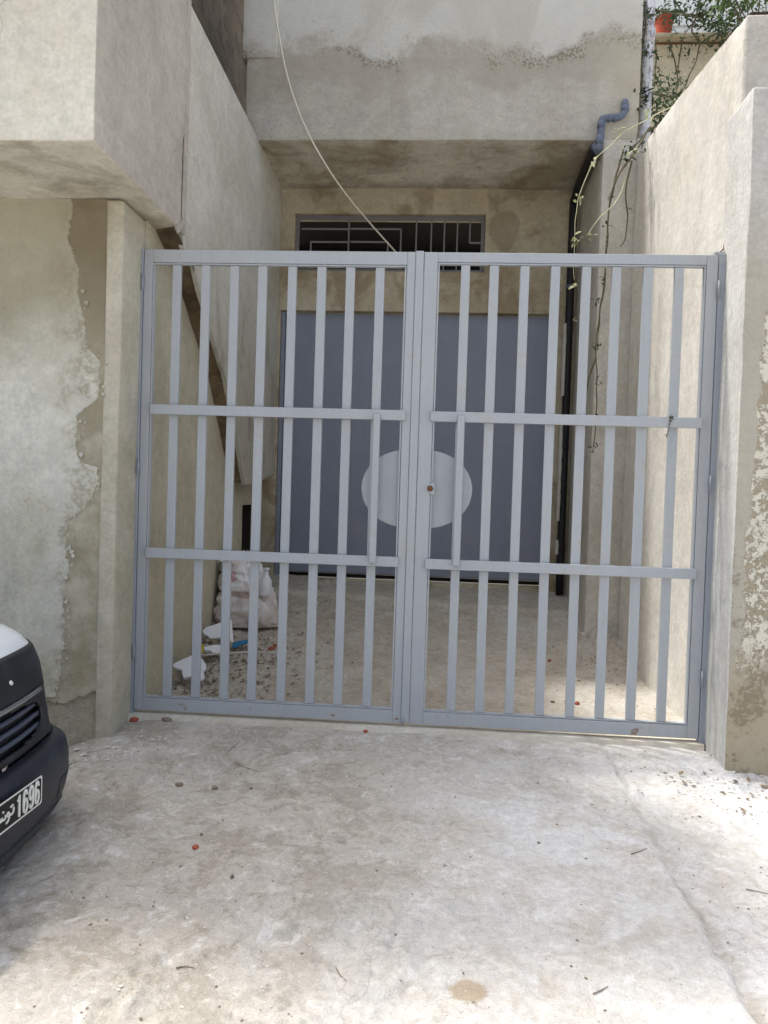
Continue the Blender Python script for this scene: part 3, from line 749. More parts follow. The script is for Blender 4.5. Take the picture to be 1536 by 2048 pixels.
vine('arching_vine', 'pale sunlit vine shoot arching out over the boundary wall', [
    [(1372, 200, 6.6), (1300, 236, 6.4), (1240, 272, 6.3), (1190, 322, 6.25), (1160, 385, 6.25), (1151, 440, 6.25), (1149, 500, 6.25), (1148, 560, 6.25)],
    [(1250, 350, 6.4), (1238, 395, 6.35), (1205, 430, 6.3), (1183, 458, 6.3), (1175, 472, 6.3)]], M_stemp, M_leafp, .0045, 0, .022, (1.7, 6.5, 4.3),
    extra=[(1186, 322, 6.25, .03, 8), (1156, 395, 6.25, .035, 9), (1155, 482, 6.25, .04, 10), (1234, 258, 6.3, .02, 6), (1296, 232, 6.4, .025, 8), (1270, 305, 6.4, .03, 9), (1352, 204, 6.55, .04, 14), (1178, 470, 6.3, .012, 4), (1178, 520, 6.25, .02, 4), (1152, 566, 6.25, .02, 4), (1157, 640, 6.25, .02, 3)])
vine('hanging_vine', 'dark vine trailing down the inner face of the right wall behind the bars', [
    [(1300, 255, 6.7), (1272, 300, 6.5), (1240, 345, 6.4), (1222, 385, 6.4), (1216, 450, 6.4), (1212, 520, 6.4), (1206, 590, 6.4), (1194, 670, 6.4), (1191, 720, 6.4), (1194, 780, 6.4), (1193, 830, 6.4), (1190, 880, 6.4), (1186, 906, 6.4)],
    [(1246, 300, 6.5), (1228, 370, 6.45), (1218, 420, 6.45), (1214, 500, 6.42), (1204, 600, 6.42), (1198, 660, 6.42), (1195, 700, 6.4)],
    [(1262, 320, 6.5), (1252, 380, 6.45), (1254, 430, 6.45), (1250, 475, 6.45), (1240, 492, 6.45)],
    [(1192, 715, 6.4), (1178, 750, 6.4), (1174, 785, 6.4)]], M_stem, M_leafd, .008, .35, .017, (1.6, 6.4, 4),
    extra=[(1270, 298, 6.5, .05, 34), (1245, 322, 6.45, .03, 14), (1213, 522, 6.4, .025, 10), (1192, 690, 6.4, .03, 12), (1196, 600, 6.4, .02, 8), (1209, 555, 6.4, .02, 6), (1192, 832, 6.4, .02, 8), (1188, 890, 6.4, .025, 9), (1220, 395, 6.4, .025, 8), (1216, 450, 6.4, .02, 6), (1197, 760, 6.4, .02, 6)])
vine('terrace_creeper', 'dense twiggy creeper tangled over the terrace wall and white downpipe', [
    [(1284, 8, 7.0), (1310, 18, 7.4), (1350, 28, 8.4), (1400, 36, 8.7), (1450, 52, 8.8), (1470, 70, 8.8)],
    [(1300, 20, 8.6), (1340, 24, 8.7), (1400, 30, 8.7), (1440, 12, 8.7), (1460, -20, 8.7)],
    [(1400, -5, 8.7), (1392, 30, 8.7), (1384, 60, 8.7), (1398, 80, 8.75), (1397, 100, 8.85), (1390, 125, 8.85), (1378, 150, 8.85), (1365, 178, 8.8), (1340, 200, 8.6), (1310, 225, 8), (1282, 250, 7)],
    [(1336, 80, 8.85), (1348, 115, 8.85), (1355, 160, 8.85), (1352, 190, 8.7)],
    [(1363, 80, 8.85), (1358, 120, 8.85), (1352, 175, 8.8)],
    [(1310, 80, 8.85), (1313, 110, 8.85), (1310, 150, 8.85), (1318, 185, 8.7)],
    [(1288, 20, 7.0), (1290, 60, 7.02), (1283, 110, 7.0), (1286, 150, 7.0), (1282, 185, 7.0), (1276, 240, 6.9), (1275, 285, 6.7)],
    [(1310, 40, 8.6), (1300, 52, 7.4), (1289, 70, 7.02)],
    [(1340, -10, 8.8), (1365, 25, 8.8), (1390, 50, 8.8)], [(1420, -10, 8.7), (1395, 30, 8.7), (1370, 70, 8.7)], [(1360, 200, 8.2), (1330, 190, 7.8), (1300, 190, 7.2), (1278, 210, 6.95)],
    [(1345, 235, 7.6), (1310, 252, 7.2), (1284, 275, 6.9), (1262, 300, 6.7)]], M_stem, M_leafd, .009, 2.2, .026, (2.4, 8.5, 6),
    extra=[(1320, 190, 8.2, .16, 170), (1315, 170, 8.3, .12, 50), (1345, 200, 8.0, .12, 60), (1330, 215, 7.8, .10, 60), (1440, 45, 8.8, .17, 240), (1455, 70, 8.8, .12, 120), (1410, 30, 8.7, .14, 90), (1360, 20, 8.7, .16, 80), (1330, 28, 8.7, .08, 40), (1320, 240, 7.5, .08, 36), (1292, 100, 7.0, .05, 20), (1290, 190, 7.0, .05, 20), (1290, 40, 7.0, .04, 16), (1380, 100, 8.85, .08, 14), (1385, 20, 8.7, .2, 60)])
fp_ = thing('flower_pot', 'small red plastic flower pot on the terrace ledge', 'flower pot', U(1327, 76, 1, 9.0))
pb = U(1327, 76, 1, 9.0); pb.z = 6.801; px_ = pb.x; rr = .105
vv, ff = [], []; prof_ = [(.078, 0), (.098, .17), (.108, .172), (.112, .215), (.100, .216), (.095, .19), (.0, .19)]
for r_, h_ in prof_:
    for j in range(24): a = 6.2832*j/24; vv.append((px_+r_*math.cos(a), 9.0+r_*math.sin(a), 6.801+h_))
for i in range(len(prof_)-1):
    for j in range(24): ff.append((i*24+j, i*24+(j+1) % 24, (i+1)*24+(j+1) % 24, (i+1)*24+j))
obj('pot', vv, ff, M_pot, fp_, smooth=False)
V_, F_ = [], []
for j in range(9):
    a = 6.28*j/9; p0 = Vector((px_, 9, 7.0)); tube_into(V_, F_, smoothpath([p0, p0+Vector((math.cos(a)*.05, math.sin(a)*.05, .05)), p0+Vector((math.cos(a)*.13, math.sin(a)*.13, .06+.04*random.random()))], 3), .004, 5)
obj('stalks', V_, F_, M_stem, fp_)
leaves_mesh('leaves', [Vector((px_+random.gauss(0, .07), 9+random.gauss(0, .07), 7.03+abs(random.gauss(0, .04)))) for _ in range(60)], .022, M_leafd, fp_)
sh = thing('potted_shrub', 'bushy green shrub in a brown planter above the right wall', 'shrub', (3.6, 7.4, 5.2))
c0 = U(1515, 12, 1, 7.4)
box('planter', c0.x-.14, c0.x+.7, 7.2, 7.6, c0.z-.34, c0.z-.17, M_soil, sh, bevel=.02)
box('support_slab', c0.x-.1, c0.x+.9, 7.1, 7.7, c0.z-.44, c0.z-.342, M_terr, sh)
V_, F_ = [], []
for j in range(14):
    a = 6.28*j/14; p0 = Vector((c0.x+.05+.2*math.cos(a), 7.4, c0.z-.16)); tube_into(V_, F_, smoothpath([p0, p0+Vector((math.cos(a)*.1, math.sin(a)*.1, .2)), p0+Vector((math.cos(a)*.32, math.sin(a)*.25, .35+.25*random.random()))], 4), .006, 5)
obj('stalks', V_, F_, M_stem, sh)
lp = []
for k_ in range(46):
    q = Vector((c0.x+.1+random.uniform(-.5, .5), 7.4+random.uniform(-.25, .25), c0.z+random.uniform(-.16, .75)))
    for _ in range(32): lp.append(q+Vector((random.gauss(0, .06), random.gauss(0, .06), random.gauss(0, .05))))
leaves_mesh('leaves', lp, .026, M_leaf, sh)
spg = thing('dry_sprig', 'withered leafy sprig caught on the right gate cross rail', 'sprig', U(1340, 840, 1, YG-.06))
q = [U(*p, 1, YG-.056) for p in [(1341, 836), (1339, 848), (1337, 860), (1334, 870)]]
tube('stem', smoothpath(q, 3), .0022, M_stem, spg, 5)
leaves_mesh('leaves', [q[0]+Vector((random.gauss(0, .009), random.gauss(0, .006)-.004, random.gauss(0, .009))) for _ in range(12)]+[q[i] for i in (1, 2, 3, 3)], .010, M_leafd, spg)

# ---------------------------------------------------------------- rubbish behind the gate
sx, sy = U(507, 1250, 1, 6.55).x, 6.55; sz = gzf(sx, sy)-.02
sk_ = thing('rubbish_sack', 'crumpled white woven sack slumped against the left wall behind the gate', 'sack', (sx, sy, sz))
vv, ff = [], []; K = 110; H = [(0, .22, .20), (.01, .29, .25), (.05, .32, .27), (.12, .315, .27), (.2, .29, .26), (.27, .25, .23), (.30, .235, .215), (.33, .25, .225), (.39, .255, .22), (.44, .225, .20), (.47, .20, .18), (.49, .215, .19), (.53, .20, .17), (.57, .15, .13), (.60, .13, .09), (.62, .10, .05), (.60, .03, .02)]
HH = []
for i in range(len(H)-1):
    for t in range(5): a_ = t/5; HH.append(tuple(H[i][j]*(1-a_)+H[i+1][j]*a_ for j in range(3)))
HH.append(H[-1])
for i, (h_, a_, b_) in enumerate(HH):
    for j in range(K):
        t = 6.2832*j/K; c, s = math.cos(t), math.sin(t)
        cc = math.copysign(abs(c)**.75, c); s2 = math.copysign(abs(s)**.75, s)
        fold = mn.noise(Vector((c*2.2, s*2.2, h_*9)))*.06+(.28-abs(mn.noise(Vector((c*3.2+h_*3, s*3.2, h_*13)))))*.09+(.25-abs(mn.noise(Vector((c*7, s*7-h_*4, h_*25)))))*.045
        tip = .09*math.exp(-((t-5.9 if t > 3 else t+.38)/.22)**2)*math.exp(-(h_/.07)**2)
        k_ = 1+fold*2; lean = -.06*h_/.6-.05*max(0, h_-.3)
        vv.append((sx-.05+lean+(a_*.88*cc)*k_+tip, sy+(b_*.88*s2)*k_, sz+h_*.98+fold*.25*(h_ > .05)))
for i in range(len(HH)-1):
    for j in range(K): ff.append((i*K+j, i*K+(j+1) % K, (i+1)*K+(j+1) % K, (i+1)*K+j))
obj('body', vv, ff, M_sack, sk_, smooth=True)
# gathered mouth
vv, ff = [], []; mc = Vector((sx-.17, sy-.04, sz+.60))
for i in range(7):
    h_ = i/6
    for j in range(40):
        t = 6.2832*j/40; r_ = (.15-.05*h_)*(1+.28*mn.noise(Vector((math.cos(t)*2.5, math.sin(t)*2.5, h_*2+4))))
        vv.append((mc.x+math.cos(t)*r_*1.1, mc.y+math.sin(t)*r_*.7, mc.z-.05+h_*.10+.05*mn.noise(Vector((math.cos(t)*2, math.sin(t)*2, 9)))))
for i in range(6):
    for j in range(40): ff.append((i*40+j, i*40+(j+1) % 40, (i+1)*40+(j+1) % 40, (i+1)*40+j))
obj('open_mouth', vv, ff, M_sack, sk_, smooth=True)
bt = thing('plastic_bottle', 'milky plastic bottle poking up beside the white sack', 'bottle', (U(530, 1190, 1, 6.42).x, 6.42, sz))
b0 = U(530, 1192, 1, 6.40); vv, ff = [], []
for r_, h_ in [(.0, 0), (.052, 0), (.058, .02), (.058, .10), (.05, .14), (.026, .18), (.021, .20), (.021, .225), (.027, .226), (.027, .245), (0, .246)]:
    for j in range(18): a = 6.2832*j/18; vv.append((b0.x+r_*math.cos(a)+h_*.05-.005, b0.y+r_*math.sin(a), b0.z+h_))
for i in range(10):
    for j in range(18): ff.append((i*18+j, i*18+(j+1) % 18, (i+1)*18+(j+1) % 18, (i+1)*18+j))
obj('bottle', vv, ff, M_bottle, bt, smooth=True)
def zpt(p): return (320+p[0]/5.12, 1080+p[1]/5.12)
def slab(name, label, cat, pts, p0px, Y, tilt, th, mat, group=None):
    p0 = U(*zpt(p0px), 1, Y); nrm = Vector((.15, -math.cos(tilt), math.sin(tilt)))
    P_ = [UP_(*zpt(p), p0, nrm) for p in pts]
    return tag(frombm(name, prism(P_, -nrm*th), mat, None, bevel=.006), label, cat, group)
slab('foam_piece', 'notched white foam piece lying nearest the gate', 'foam', [(125, 1285), (150, 1255), (230, 1218), (310, 1185), (400, 1180), (440, 1225), (470, 1270), (472, 1320), (445, 1345), (455, 1400), (432, 1440), (402, 1425), (390, 1395), (300, 1400), (240, 1415), (225, 1370), (222, 1325), (160, 1315)], (240, 1415), 5.28, rad(42), .035, M_foam, 'broken white foam pieces')
slab('foam_piece', 'jagged white foam piece propped highest just left of the sack', 'foam', [(430, 930), (475, 888), (540, 870), (610, 845), (700, 812), (718, 800), (735, 830), (740, 900), (752, 1042), (725, 1047), (705, 985), (640, 992), (610, 1002), (510, 1007), (488, 980), (450, 965)], (510, 1007), 5.95, rad(35), .03, M_foam, 'broken white foam pieces')
slab('foam_piece', 'small flat white foam scrap beside the blue plastic', 'foam', [(445, 1090), (520, 1076), (600, 1068), (640, 1075), (650, 1110), (640, 1160), (540, 1152), (510, 1130), (455, 1125)], (540, 1152), 5.75, rad(60), .03, M_foam, 'broken white foam pieces')
def lump(name, label, cat, px, py, w_, h_, mat, seed, flat=.6, Y=None, group=None, ang=None, sub=2):
    # stone-like lump sitting on the ground where the pixel ray meets it
    d = ray(px, py); t = 3.0/d.y; 
    for _ in range(40):
        p = CAM+d*t; g_ = gzf(p.x, p.y); t *= 1+.35*(p.z-g_)/max(CAM.z-g_, .3)
    p = CAM+d*t; s = p.y/F
    bm = bmesh.new(); bmesh.ops.create_icosphere(bm, subdivisions=sub, radius=1)
    R_ = Matrix.Rotation(ang if ang is not None else seed*1.3, 3, 'Z')
    for v in bm.verts:
        q = v.co.copy(); k_ = 1+mn.noise(q*1.4+Vector((seed, 0, 0)))*.55
        q = Vector((math.copysign(abs(q.x)**.8, q.x), math.copysign(abs(q.y)**.8, q.y), math.copysign(abs(q.z)**.7, q.z)))*k_
        q = R_ @ Vector((q.x*w_*s/2, q.y*w_*s/2*.7, q.z*h_*s/2)); v.co = p+q+Vector((0, 0, h_*s*.3))
    o = frombm(name, bm, mat, None); return tag(o, label, cat, group)
slab('blue_wrapper', 'crumpled blue plastic wrapper in the rubbish by the sack', 'wrapper', [(735, 1075), (765, 1045), (800, 1030), (850, 1022), (895, 1012), (935, 1020), (940, 1045), (905, 1060), (880, 1050), (840, 1072), (800, 1082), (770, 1102), (745, 1098)], (770, 1102), 5.95, rad(65), .012, M_blue)
slab('yellow_scrap', 'small yellow plastic scrap against the left wall', 'scrap', [(412, 1075), (430, 1062), (448, 1075), (445, 1120), (440, 1160), (418, 1162), (408, 1120)], (418, 1162), 5.72, rad(20), .012, M_yel)
rd = [U(*zpt(p), 1, y_) for p, y_ in [((425, 1182), 5.62), ((700, 1160), 5.72), ((950, 1150), 5.82), ((1210, 1160), 5.86)]]
rd = [Vector((p.x, p.y, max(p.z, gzf(p.x, p.y)+.006))) for p in rd]
tag(tube('thin_rod', smoothpath(rd, 5), .008, M_mortar, k=8), 'pale thin rod lying across the rubbish by the left wall', 'rod')
lump('brick_fragment', 'orange-red brick fragment among rubbish right of the sack base', 'brick', 543, 1299, 15, 8, M_brick, 3.1, group='broken brick bits')
lump('brick_fragment', 'small red brick bit just above the long rod end', 'brick', 550, 1292, 8, 6, M_brick, 5.3, group='broken brick bits')
for (x, y, a, b, l) in [(270, 1442, 22, 13, 'largest red brick fragment, outside by the left gate post'), (731, 1464, 13, 6, 'thin reddish brick chip just outside the left gate leaf'), (391, 1697, 18, 9, 'dull red brick chip lying out on the open drive'), (1154, 1409, 12, 8, 'red brick chip in the sunlit patch inside the right leaf'), (1099, 1323, 9, 7, 'red brick bit in shade further inside the right leaf')]:
    lump('brick_fragment', l, 'brick', x, y, a, b, M_brick, x*.17, group='broken brick bits', sub=1)
for (x, y, a, b, l) in [(358, 1572, 19, 9, 'larger brown stone on the drive, left of its pair'), (430, 1578, 17, 8, 'brown stone on the drive, right of its pair'), (502, 1578, 8, 5, 'small brown stone right of the brown pair'), (464, 1755, 10, 8, 'dark pebble alone on the lower left drive'), (1077, 1687, 7, 5, 'tiny dark pebble on the pale middle of the drive'), (1105, 1405, 9, 6, 'dark stone inside the gate at the sunlit edge'), (1167, 1270, 11, 7, 'pale stone near the foot of the right recess wall'), (335, 1441, 26, 8, 'flat grey stone just under the left gate leaf'), (342, 1433, 14, 9, 'grey stone beside the flat one under the left leaf'), (403, 1670, 10, 6, 'small dark stone above the dull red brick chip')]:
    lump('loose_stone', l, 'stone', x, y, a, b, M_stonep if 'pale stone' in l else M_stone, x*.31, group='loose stones', sub=1)
# fallen plaster slab by left wall
lump('fallen_plaster', 'flat fallen plaster slab at the foot of the left wall by the car', 'plaster', 145, 1527, 52, 16, M_skin, 2.2, ang=.3)
def gpt(px, py, dz=.004):
    d = ray(px, py); t = 3.0/d.y
    for _ in range(40):
        p = CAM+d*t; g_ = gzf(p.x, p.y); t *= 1+.35*(p.z-g_)/max(CAM.z-g_, .3)
    p = CAM+d*t; return Vector((p.x, p.y, gzf(p.x, p.y)+dz))
for l, pts in [('forked dry twig near the bottom of the drive', [(672, 1938), (680, 1952), (692, 1964)]), ('curved dry twig on the drive below the left leaf', [(470, 1526), (490, 1536), (517, 1543)]), ('thin dry twig lying by the slab edge at right', [(1262, 1710), (1280, 1704), (1294, 1698)]), ('short bent twig left of the forked twig', [(352, 1938), (370, 1935), (388, 1938)]), ('thin straw on the lower right drive', [(1186, 1990), (1200, 1984), (1216, 1975)]), ('slim twig slanting below the left gate leaf', [(455, 1506), (470, 1492), (478, 1484)]), ('pale twig at the far right of the drive', [(1492, 1780), (1512, 1784), (1536, 1790)])]:
    tag(tube('twig', smoothpath([gpt(*p) for p in pts], 4), lambda t: .0019*(1.2-.6*t), M_twig, k=6), l, 'twig', 'dry twigs')
# gravel and litter: too small to count
def scatter(name, label, n_, fn, size, mat, flat=.6):
    V_, F_ = [], []
    xs = []; 
    while len(xs) < n_:
        q = fn()
        if q: xs.append(q)
    A_ = np.array(xs); Z_ = gz(A_[:, 0], A_[:, 1])
    ico = [(0, 0, 1), (.9, 0, .2), (.28, .85, .2), (-.72, .53, .2), (-.72, -.53, .2), (.28, -.85, .2), (0, 0, -.6)]
    tri = [(0, 1, 2), (0, 2, 3), (0, 3, 4), (0, 4, 5), (0, 5, 1), (6, 2, 1), (6, 3, 2), (6, 4, 3), (6, 5, 4), (6, 1, 5)]
    for (x, y), z in zip(xs, Z_):
        s = size*min(random.lognormvariate(0, .65), 4); a = random.uniform(0, 6.28); ca, sa = math.cos(a), math.sin(a); el = random.uniform(.5, 1.0); b = len(V_)
        for (u, v, w_) in ico:
            k_ = random.uniform(.7, 1.25); u, v, w2 = u*k_*s, v*k_*s*el, w_*s*flat*k_
            V_.append((x+u*ca-v*sa, y+u*sa+v*ca, z+w2+s*.12))
        F_ += [tuple(b+i for i in t) for t in tri]
    o = obj(name, V_, F_, mat); o['kind'] = 'stuff'; o['label'] = label; return o
def front():
    y = random.uniform(1.7, 4.55); x = random.uniform(-2.1, 1.9)
    pr = .35+.9*(x < .2)*random.random()+.9*(x > edge_x(np.array([y]))[0])
    return (x, y) if random.random() < pr*.7 else None
scatter('gravel', 'fine pale gravel scattered over the drive', 4200, front, .0023, M_stonep)
scatter('grit', 'dark grit scattered over the drive', 2200, front, .0021, M_stone)
def inside_l():
    x = -1.88+abs(random.gauss(0, .42)); y = random.gauss(5.75, .5)
    return (x, y) if 4.85 < y < 7.6 and x < .4 else None
scatter('litter', 'dry leaf litter and rubble along the left wall behind the gate', 1500, inside_l, .006, M_debris, .4)
scatter('rubble', 'pale rubble crumbs behind the gate', 500, inside_l, .006, M_stonep, .5)
def inside_r():
    x = random.gauss(1.45, .16); y = random.gauss(6.5, .3)
    return (x, y) if x < 1.68 and y < 6.93 else None
scatter('rubble', 'crumbled plaster at the foot of the right pier', 260, inside_r, .005, M_stone, .4)
def inside_a():
    x, y = random.uniform(-1.8, 1.6), random.uniform(4.85, 7.9); return (x, y)
scatter('grit', 'grit scattered on the floor inside the gate', 900, inside_a, .004, M_debris, .5)
def corner_r():
    x = random.uniform(1.25, 2.2); y = random.gauss(4.1, .18)
    return (x, y) if y < 4.33 else None
scatter('litter', 'dry leaves and crumbs at the foot of the right pier', 190, corner_r, .005, M_debris, .25)
def lying_leaves(name, label, n_, fn, size, mat):
    q = []
    while len(q) < n_:
        a_ = fn()
        if a_: q.append(a_)
    A_ = np.array(q); Z_ = gz(A_[:, 0], A_[:, 1]); V_, F_ = [], []
    for (x, y), z in zip(q, Z_):
        s_ = size*random.uniform(.5, 1.4); a_ = random.uniform(0, 6.28); d_ = Vector((math.cos(a_), math.sin(a_), random.uniform(-.1, .5))); u_ = Vector((-math.sin(a_), math.cos(a_), random.uniform(-.4, .4)))
        p_ = Vector((x, y, z+.004)); b = len(V_); w_ = random.uniform(.3, .6)
        V_ += [p_, p_+d_*s_*.5+u_*s_*w_+Vector((0, 0, s_*.35)), p_+d_*s_*.55, p_+d_*s_*.5-u_*s_*w_+Vector((0, 0, s_*.3)), p_+d_*s_*1.2+Vector((0, 0, s_*.3))]
        F_ += [(b, b+2, b+1), (b, b+3, b+2), (b+1, b+2, b+4), (b+2, b+3, b+4)]
    o = obj(name, V_, F_, mat); o['kind'] = 'stuff'; o['label'] = label
lying_leaves('dry_leaves', 'curled dry leaves and scraps around the sack and foam', 420, inside_l, .022, M_debris)
lying_leaves('dry_leaves', 'curled dry leaves gathered at the right pier foot', 30, corner_r, .024, M_debris)
def corner_l():
    x = random.uniform(-2.6, -1.5); y = random.gauss(4.2, .18)
    return (x, y) if y < 4.36 else None
scatter('rubble', 'plaster crumbs at the foot of the right pier', 300, corner_r, .005, M_stonep, .4)
scatter('rubble', 'plaster crumbs at the foot of the left wall', 300, corner_l, .007, M_stonep, .45)

# ---------------------------------------------------------------- pickup
CG = -.27; CY = 2.62; CX = -1.53; HW = .86
car = thing('pickup_truck', 'white pickup with black front mask, only its nose in frame at left', 'pickup truck', (CX-2, CY, CG))
def f_white(): n_ = noise(3, 3); return dict(c=shade(L(226, 230, 232), (n_-.5)*.04+1.0), r=.25, coat=.8, spec=.5)
M_cwhite = material('white_car_paint', f_white)
def f_blk():
    n_ = noise(6, 6, .65); n2 = noise(60, 4); return dict(c=mix(ss(n_, .45, .68)*.5, L(22, 24, 30), L(58, 60, 66)), r=n_*.35+.3, h=n2*.0004, spec=.5)
M_mask = material('dusty_black_vinyl', f_blk)
def f_bmp():
    n_ = noise(4, 6, .65); n2 = noise(90, 3); return dict(c=mix(ss(n_, .45, .66)*.5, L(30, 34, 44), L(68, 74, 86)), r=n_*.3+.28, h=n2*.0003, spec=.5)
M_bumper = material('dark_blue_black_bumper', f_bmp)
M_chrome = simple('chrome_trim', L(200, 204, 210), .18, .05, 10, metal=1.0)
M_plate = simple('black_number_plate', L(24, 24, 24), .45, .2)
M_ink = simple('white_plate_paint', L(214, 214, 208), .5, .1)
M_lens = simple('smoky_lamp_lens', L(84, 92, 108), .12, .1, 8, coat=.8)
M_tyre = simple('tyre_rubber', L(28, 28, 28), .85, .2)
M_glass = simple('tinted_window_glass', L(18, 22, 24), .06, .05, 5, coat=1.0)
M_rim = simple('steel_rim', L(160, 162, 166), .4, .1, 20, metal=.8)
# front profile: (height above ground, x offset back from nose) and plan rounding
PR = [(.18, -.16), (.22, -.09), (.29, -.04), (.36, -.015), (.44, 0), (.52, -.002), (.57, -.02), (.59, -.055), (.60, -.085), (.70, -.10), (.80, -.115), (.90, -.135), (.97, -.165), (1.02, -.22), (1.055, -.30), (1.085, -.42), (1.11, -.6), (1.14, -.85), (1.16, -1.15)]
def prx(h_):
    return float(np.interp(h_, [a for a, b in PR], [b for a, b in PR]))
def plan(v, h_):
    a = abs(v)/HW; k_ = .13*a**2+.32*max(0, (a-.62)/.38)**2.6
    return -k_*(1.0 if h_ < .62 else 1.05)
def S(v, h_, off=0.):
    """nose surface point: v across (car y), h height"""
    wd = 1.0 if h_ < .6 else 1-.03*((h_-.6)/.4)
    x = CX+prx(h_)+plan(v, h_)
    n_ = Vector((1, .55*v/HW*abs(v/HW), .15 if h_ < .8 else .7)).normalized()
    return Vector((x, CY+v*wd, CG+h_))+n_*off
def patch(name, vr, hr, mat, nv=40, nh=10, off=0., th=.012, mask=None, par=car, smooth=True):
    vv, ff = [], []
    for i in range(nh+1):
        for j in range(nv+1):
            v = vr[0]+(vr[1]-vr[0])*j/nv; h_ = hr[0]+(hr[1]-hr[0])*i/nh; vv.append(S(v, h_, off))
    for i in range(nh):
        for j in range(nv):
            if mask and not mask(vr[0]+(vr[1]-vr[0])*(j+.5)/nv, hr[0]+(hr[1]-hr[0])*(i+.5)/nh): continue
            a = i*(nv+1)+j; ff.append((a, a+1, a+nv+2, a+nv+1))
    o = obj(name, vv, ff, mat, par, smooth=smooth)
    sm = o.modifiers.new('solid', 'SOLIDIFY'); sm.thickness = th; sm.offset = -1
    return o
patch('bumper', (-HW, HW), (.18, .597), M_bumper, 60, 14, .004, .03)
patch('lower_valance', (-HW*.97, HW*.97), (.185, .30), M_bumper, 50, 3, .012, .03)
patch('front_panel', (-HW*.985, HW*.985), (.60, .93), M_mask, 60, 12, -.03, .02)
patch('bonnet_mask', (-HW*.96, HW*.96), (.80, .985), M_mask, 60, 12, .006, .008)
patch('wing_corner', (.66*HW, HW*.99), (.605, .955), M_mask, 16, 12, .002, .02)
patch('wing_corner', (-HW*.99, -.66*HW), (.605, .955), M_mask, 16, 12, .002, .02)
patch('bonnet', (-HW*.93, HW*.93), (.975, 1.16), M_cwhite, 60, 24, 0, .01)
# grille surround, slats, lamps
patch('grille_surround', (-.56, .56), (.605, .80), M_mask, 90, 24, .012, .02, mask=lambda v, h_: (abs(v)/.50)**3+(abs(h_-.708)/.082)**3 > 1)
M_slat = simple('grey_grille_plastic', L(74, 80, 94), .4, .2)
for h_ in (.655, .70, .745): patch('grille_slat', (-.50, .50), (h_, h_+.016), M_slat, 30, 2, -.002, .02)
patch('chrome_strip', (-.52, .52), (.797, .808), M_chrome, 30, 1, .018, .008)
for s_ in (-1, 1):
    patch('headlight', tuple(sorted((s_*.68*HW, s_*.80*HW))), (.65, .84), M_lens, 12, 6, .004, .01)
    patch('corner_lamp', tuple(sorted((s_*.815*HW, s_*.93*HW))), (.66, .83), M_lens, 8, 6, .008, .01)
    patch('bumper_end_strip', tuple(sorted((s_*.77*HW, s_*.82*HW))), (.38, .53), M_ink, 6, 6, .008, .008)
    patch('fog_recess', tuple(sorted((s_*.55*HW, s_*.75*HW))), (.34, .43), M_mask, 10, 4, .006, .01)
# emblem: open looped chrome mark at the grille centre
em = [S(-.045, .735, .02), S(-.05, .69, .02), S(-.03, .668, .02), S(.02, .668, .02), S(.045, .69, .02), S(.045, .735, .02), S(.03, .742, .02)]
tube('emblem', smoothpath(em, 4), .007, M_chrome, car, 8)
# plate
PW, PH = .52, .112; pc = .505; CY0 = CY; CY = CY-.075
def pp(u, v, off=.0): return S(u, pc+v, .028+off)
def ploop(wi, hi, r_=.012):
    out = []
    for cx_, cz_, a0 in ((wi-r_, hi-r_, 0), (-wi+r_, hi-r_, 90), (-wi+r_, -hi+r_, 180), (wi-r_, -hi+r_, 270)):
        for k_ in range(5): a = rad(a0+k_*22.5); out.append((cx_+r_*math.cos(a), cz_+r_*math.sin(a)))
    return out
px0 = S(0, pc, .03).x
def pv(u, v, d=0): return Vector((px0+d-.13*(u/HW)**2, CY+u, CG+pc+v))
lo = ploop(PW/2, PH/2); li = ploop(PW/2-.007, PH/2-.007)
PX = px0+.006
plt = frombm('number_plate', prism([Vector((PX, CY+u, CG+pc+v)) for u, v in lo], (-.004, 0, 0)), M_plate, car)
vv = [Vector((PX+.0015, CY+u, CG+pc+v)) for u, v in lo]+[Vector((PX+.0015, CY+u, CG+pc+v)) for u, v in li]; n_ = len(lo)
obj('plate_border', vv, [(i, (i+1) % n_, n_+(i+1) % n_, n_+i) for i in range(n_)], M_ink, plt)
V_, F_ = [], []
def stroke(pts, r_=.0042, n=4): tube_into(V_, F_, smoothpath([Vector((PX+.0012, CY+u, CG+pc+v)) for u, v in pts], n), r_, 6)
SIX = [(.82, .80), (.70, .97), (.45, 1.0), (.2, .88), (.1, .5), (.14, .15), (.4, 0), (.7, .04), (.9, .25), (.86, .48), (.6, .6), (.3, .52), (.13, .3)]
NINE = [(1-a_, 1-b_) for a_, b_ in SIX]; ONE = [(.15, .74), (.5, 1), (.5, 0)]
for k_, dg in enumerate((ONE, SIX, NINE, SIX)):
    stroke([(.083+k_*.041+a_*.031, -.040+b_*.080) for a_, b_ in dg], .0058, 1 if dg is ONE else 4)
dgo = obj('plate_digits', V_, F_, M_ink, plt)
V_, F_ = [], []
stroke([(.062, .012), (.060, -.004), (.050, -.010), (.036, -.008)]); stroke([(.036, -.008), (.030, .004), (.022, .002), (.024, -.008), (.034, -.010), (.028, -.024), (.014, -.030)])
stroke([(.010, .004), (.008, -.008), (-.002, -.010), (-.010, -.008), (-.012, .002)]); stroke([(-.010, -.008), (-.022, -.009), (-.022, .0), (-.024, -.009), (-.034, -.008), (-.036, .002), (-.036, -.014), (-.048, -.026), (-.062, -.018), (-.062, -.004)])
for u, v in ((.044, .018), (.054, .020), (-.006, .018)): stroke([(u-.003, v), (u, v+.001), (u+.003, v)], .0045)
obj('plate_script', V_, F_, M_ink, plt)
CY = CY0
# bonnet marks
for u, h_ in ((.18, .95), (.26, .89)): lumpv = tube('washer_dot', [S(u, h_, .004), S(u, h_, .011)], .010, M_ink, car, 8)
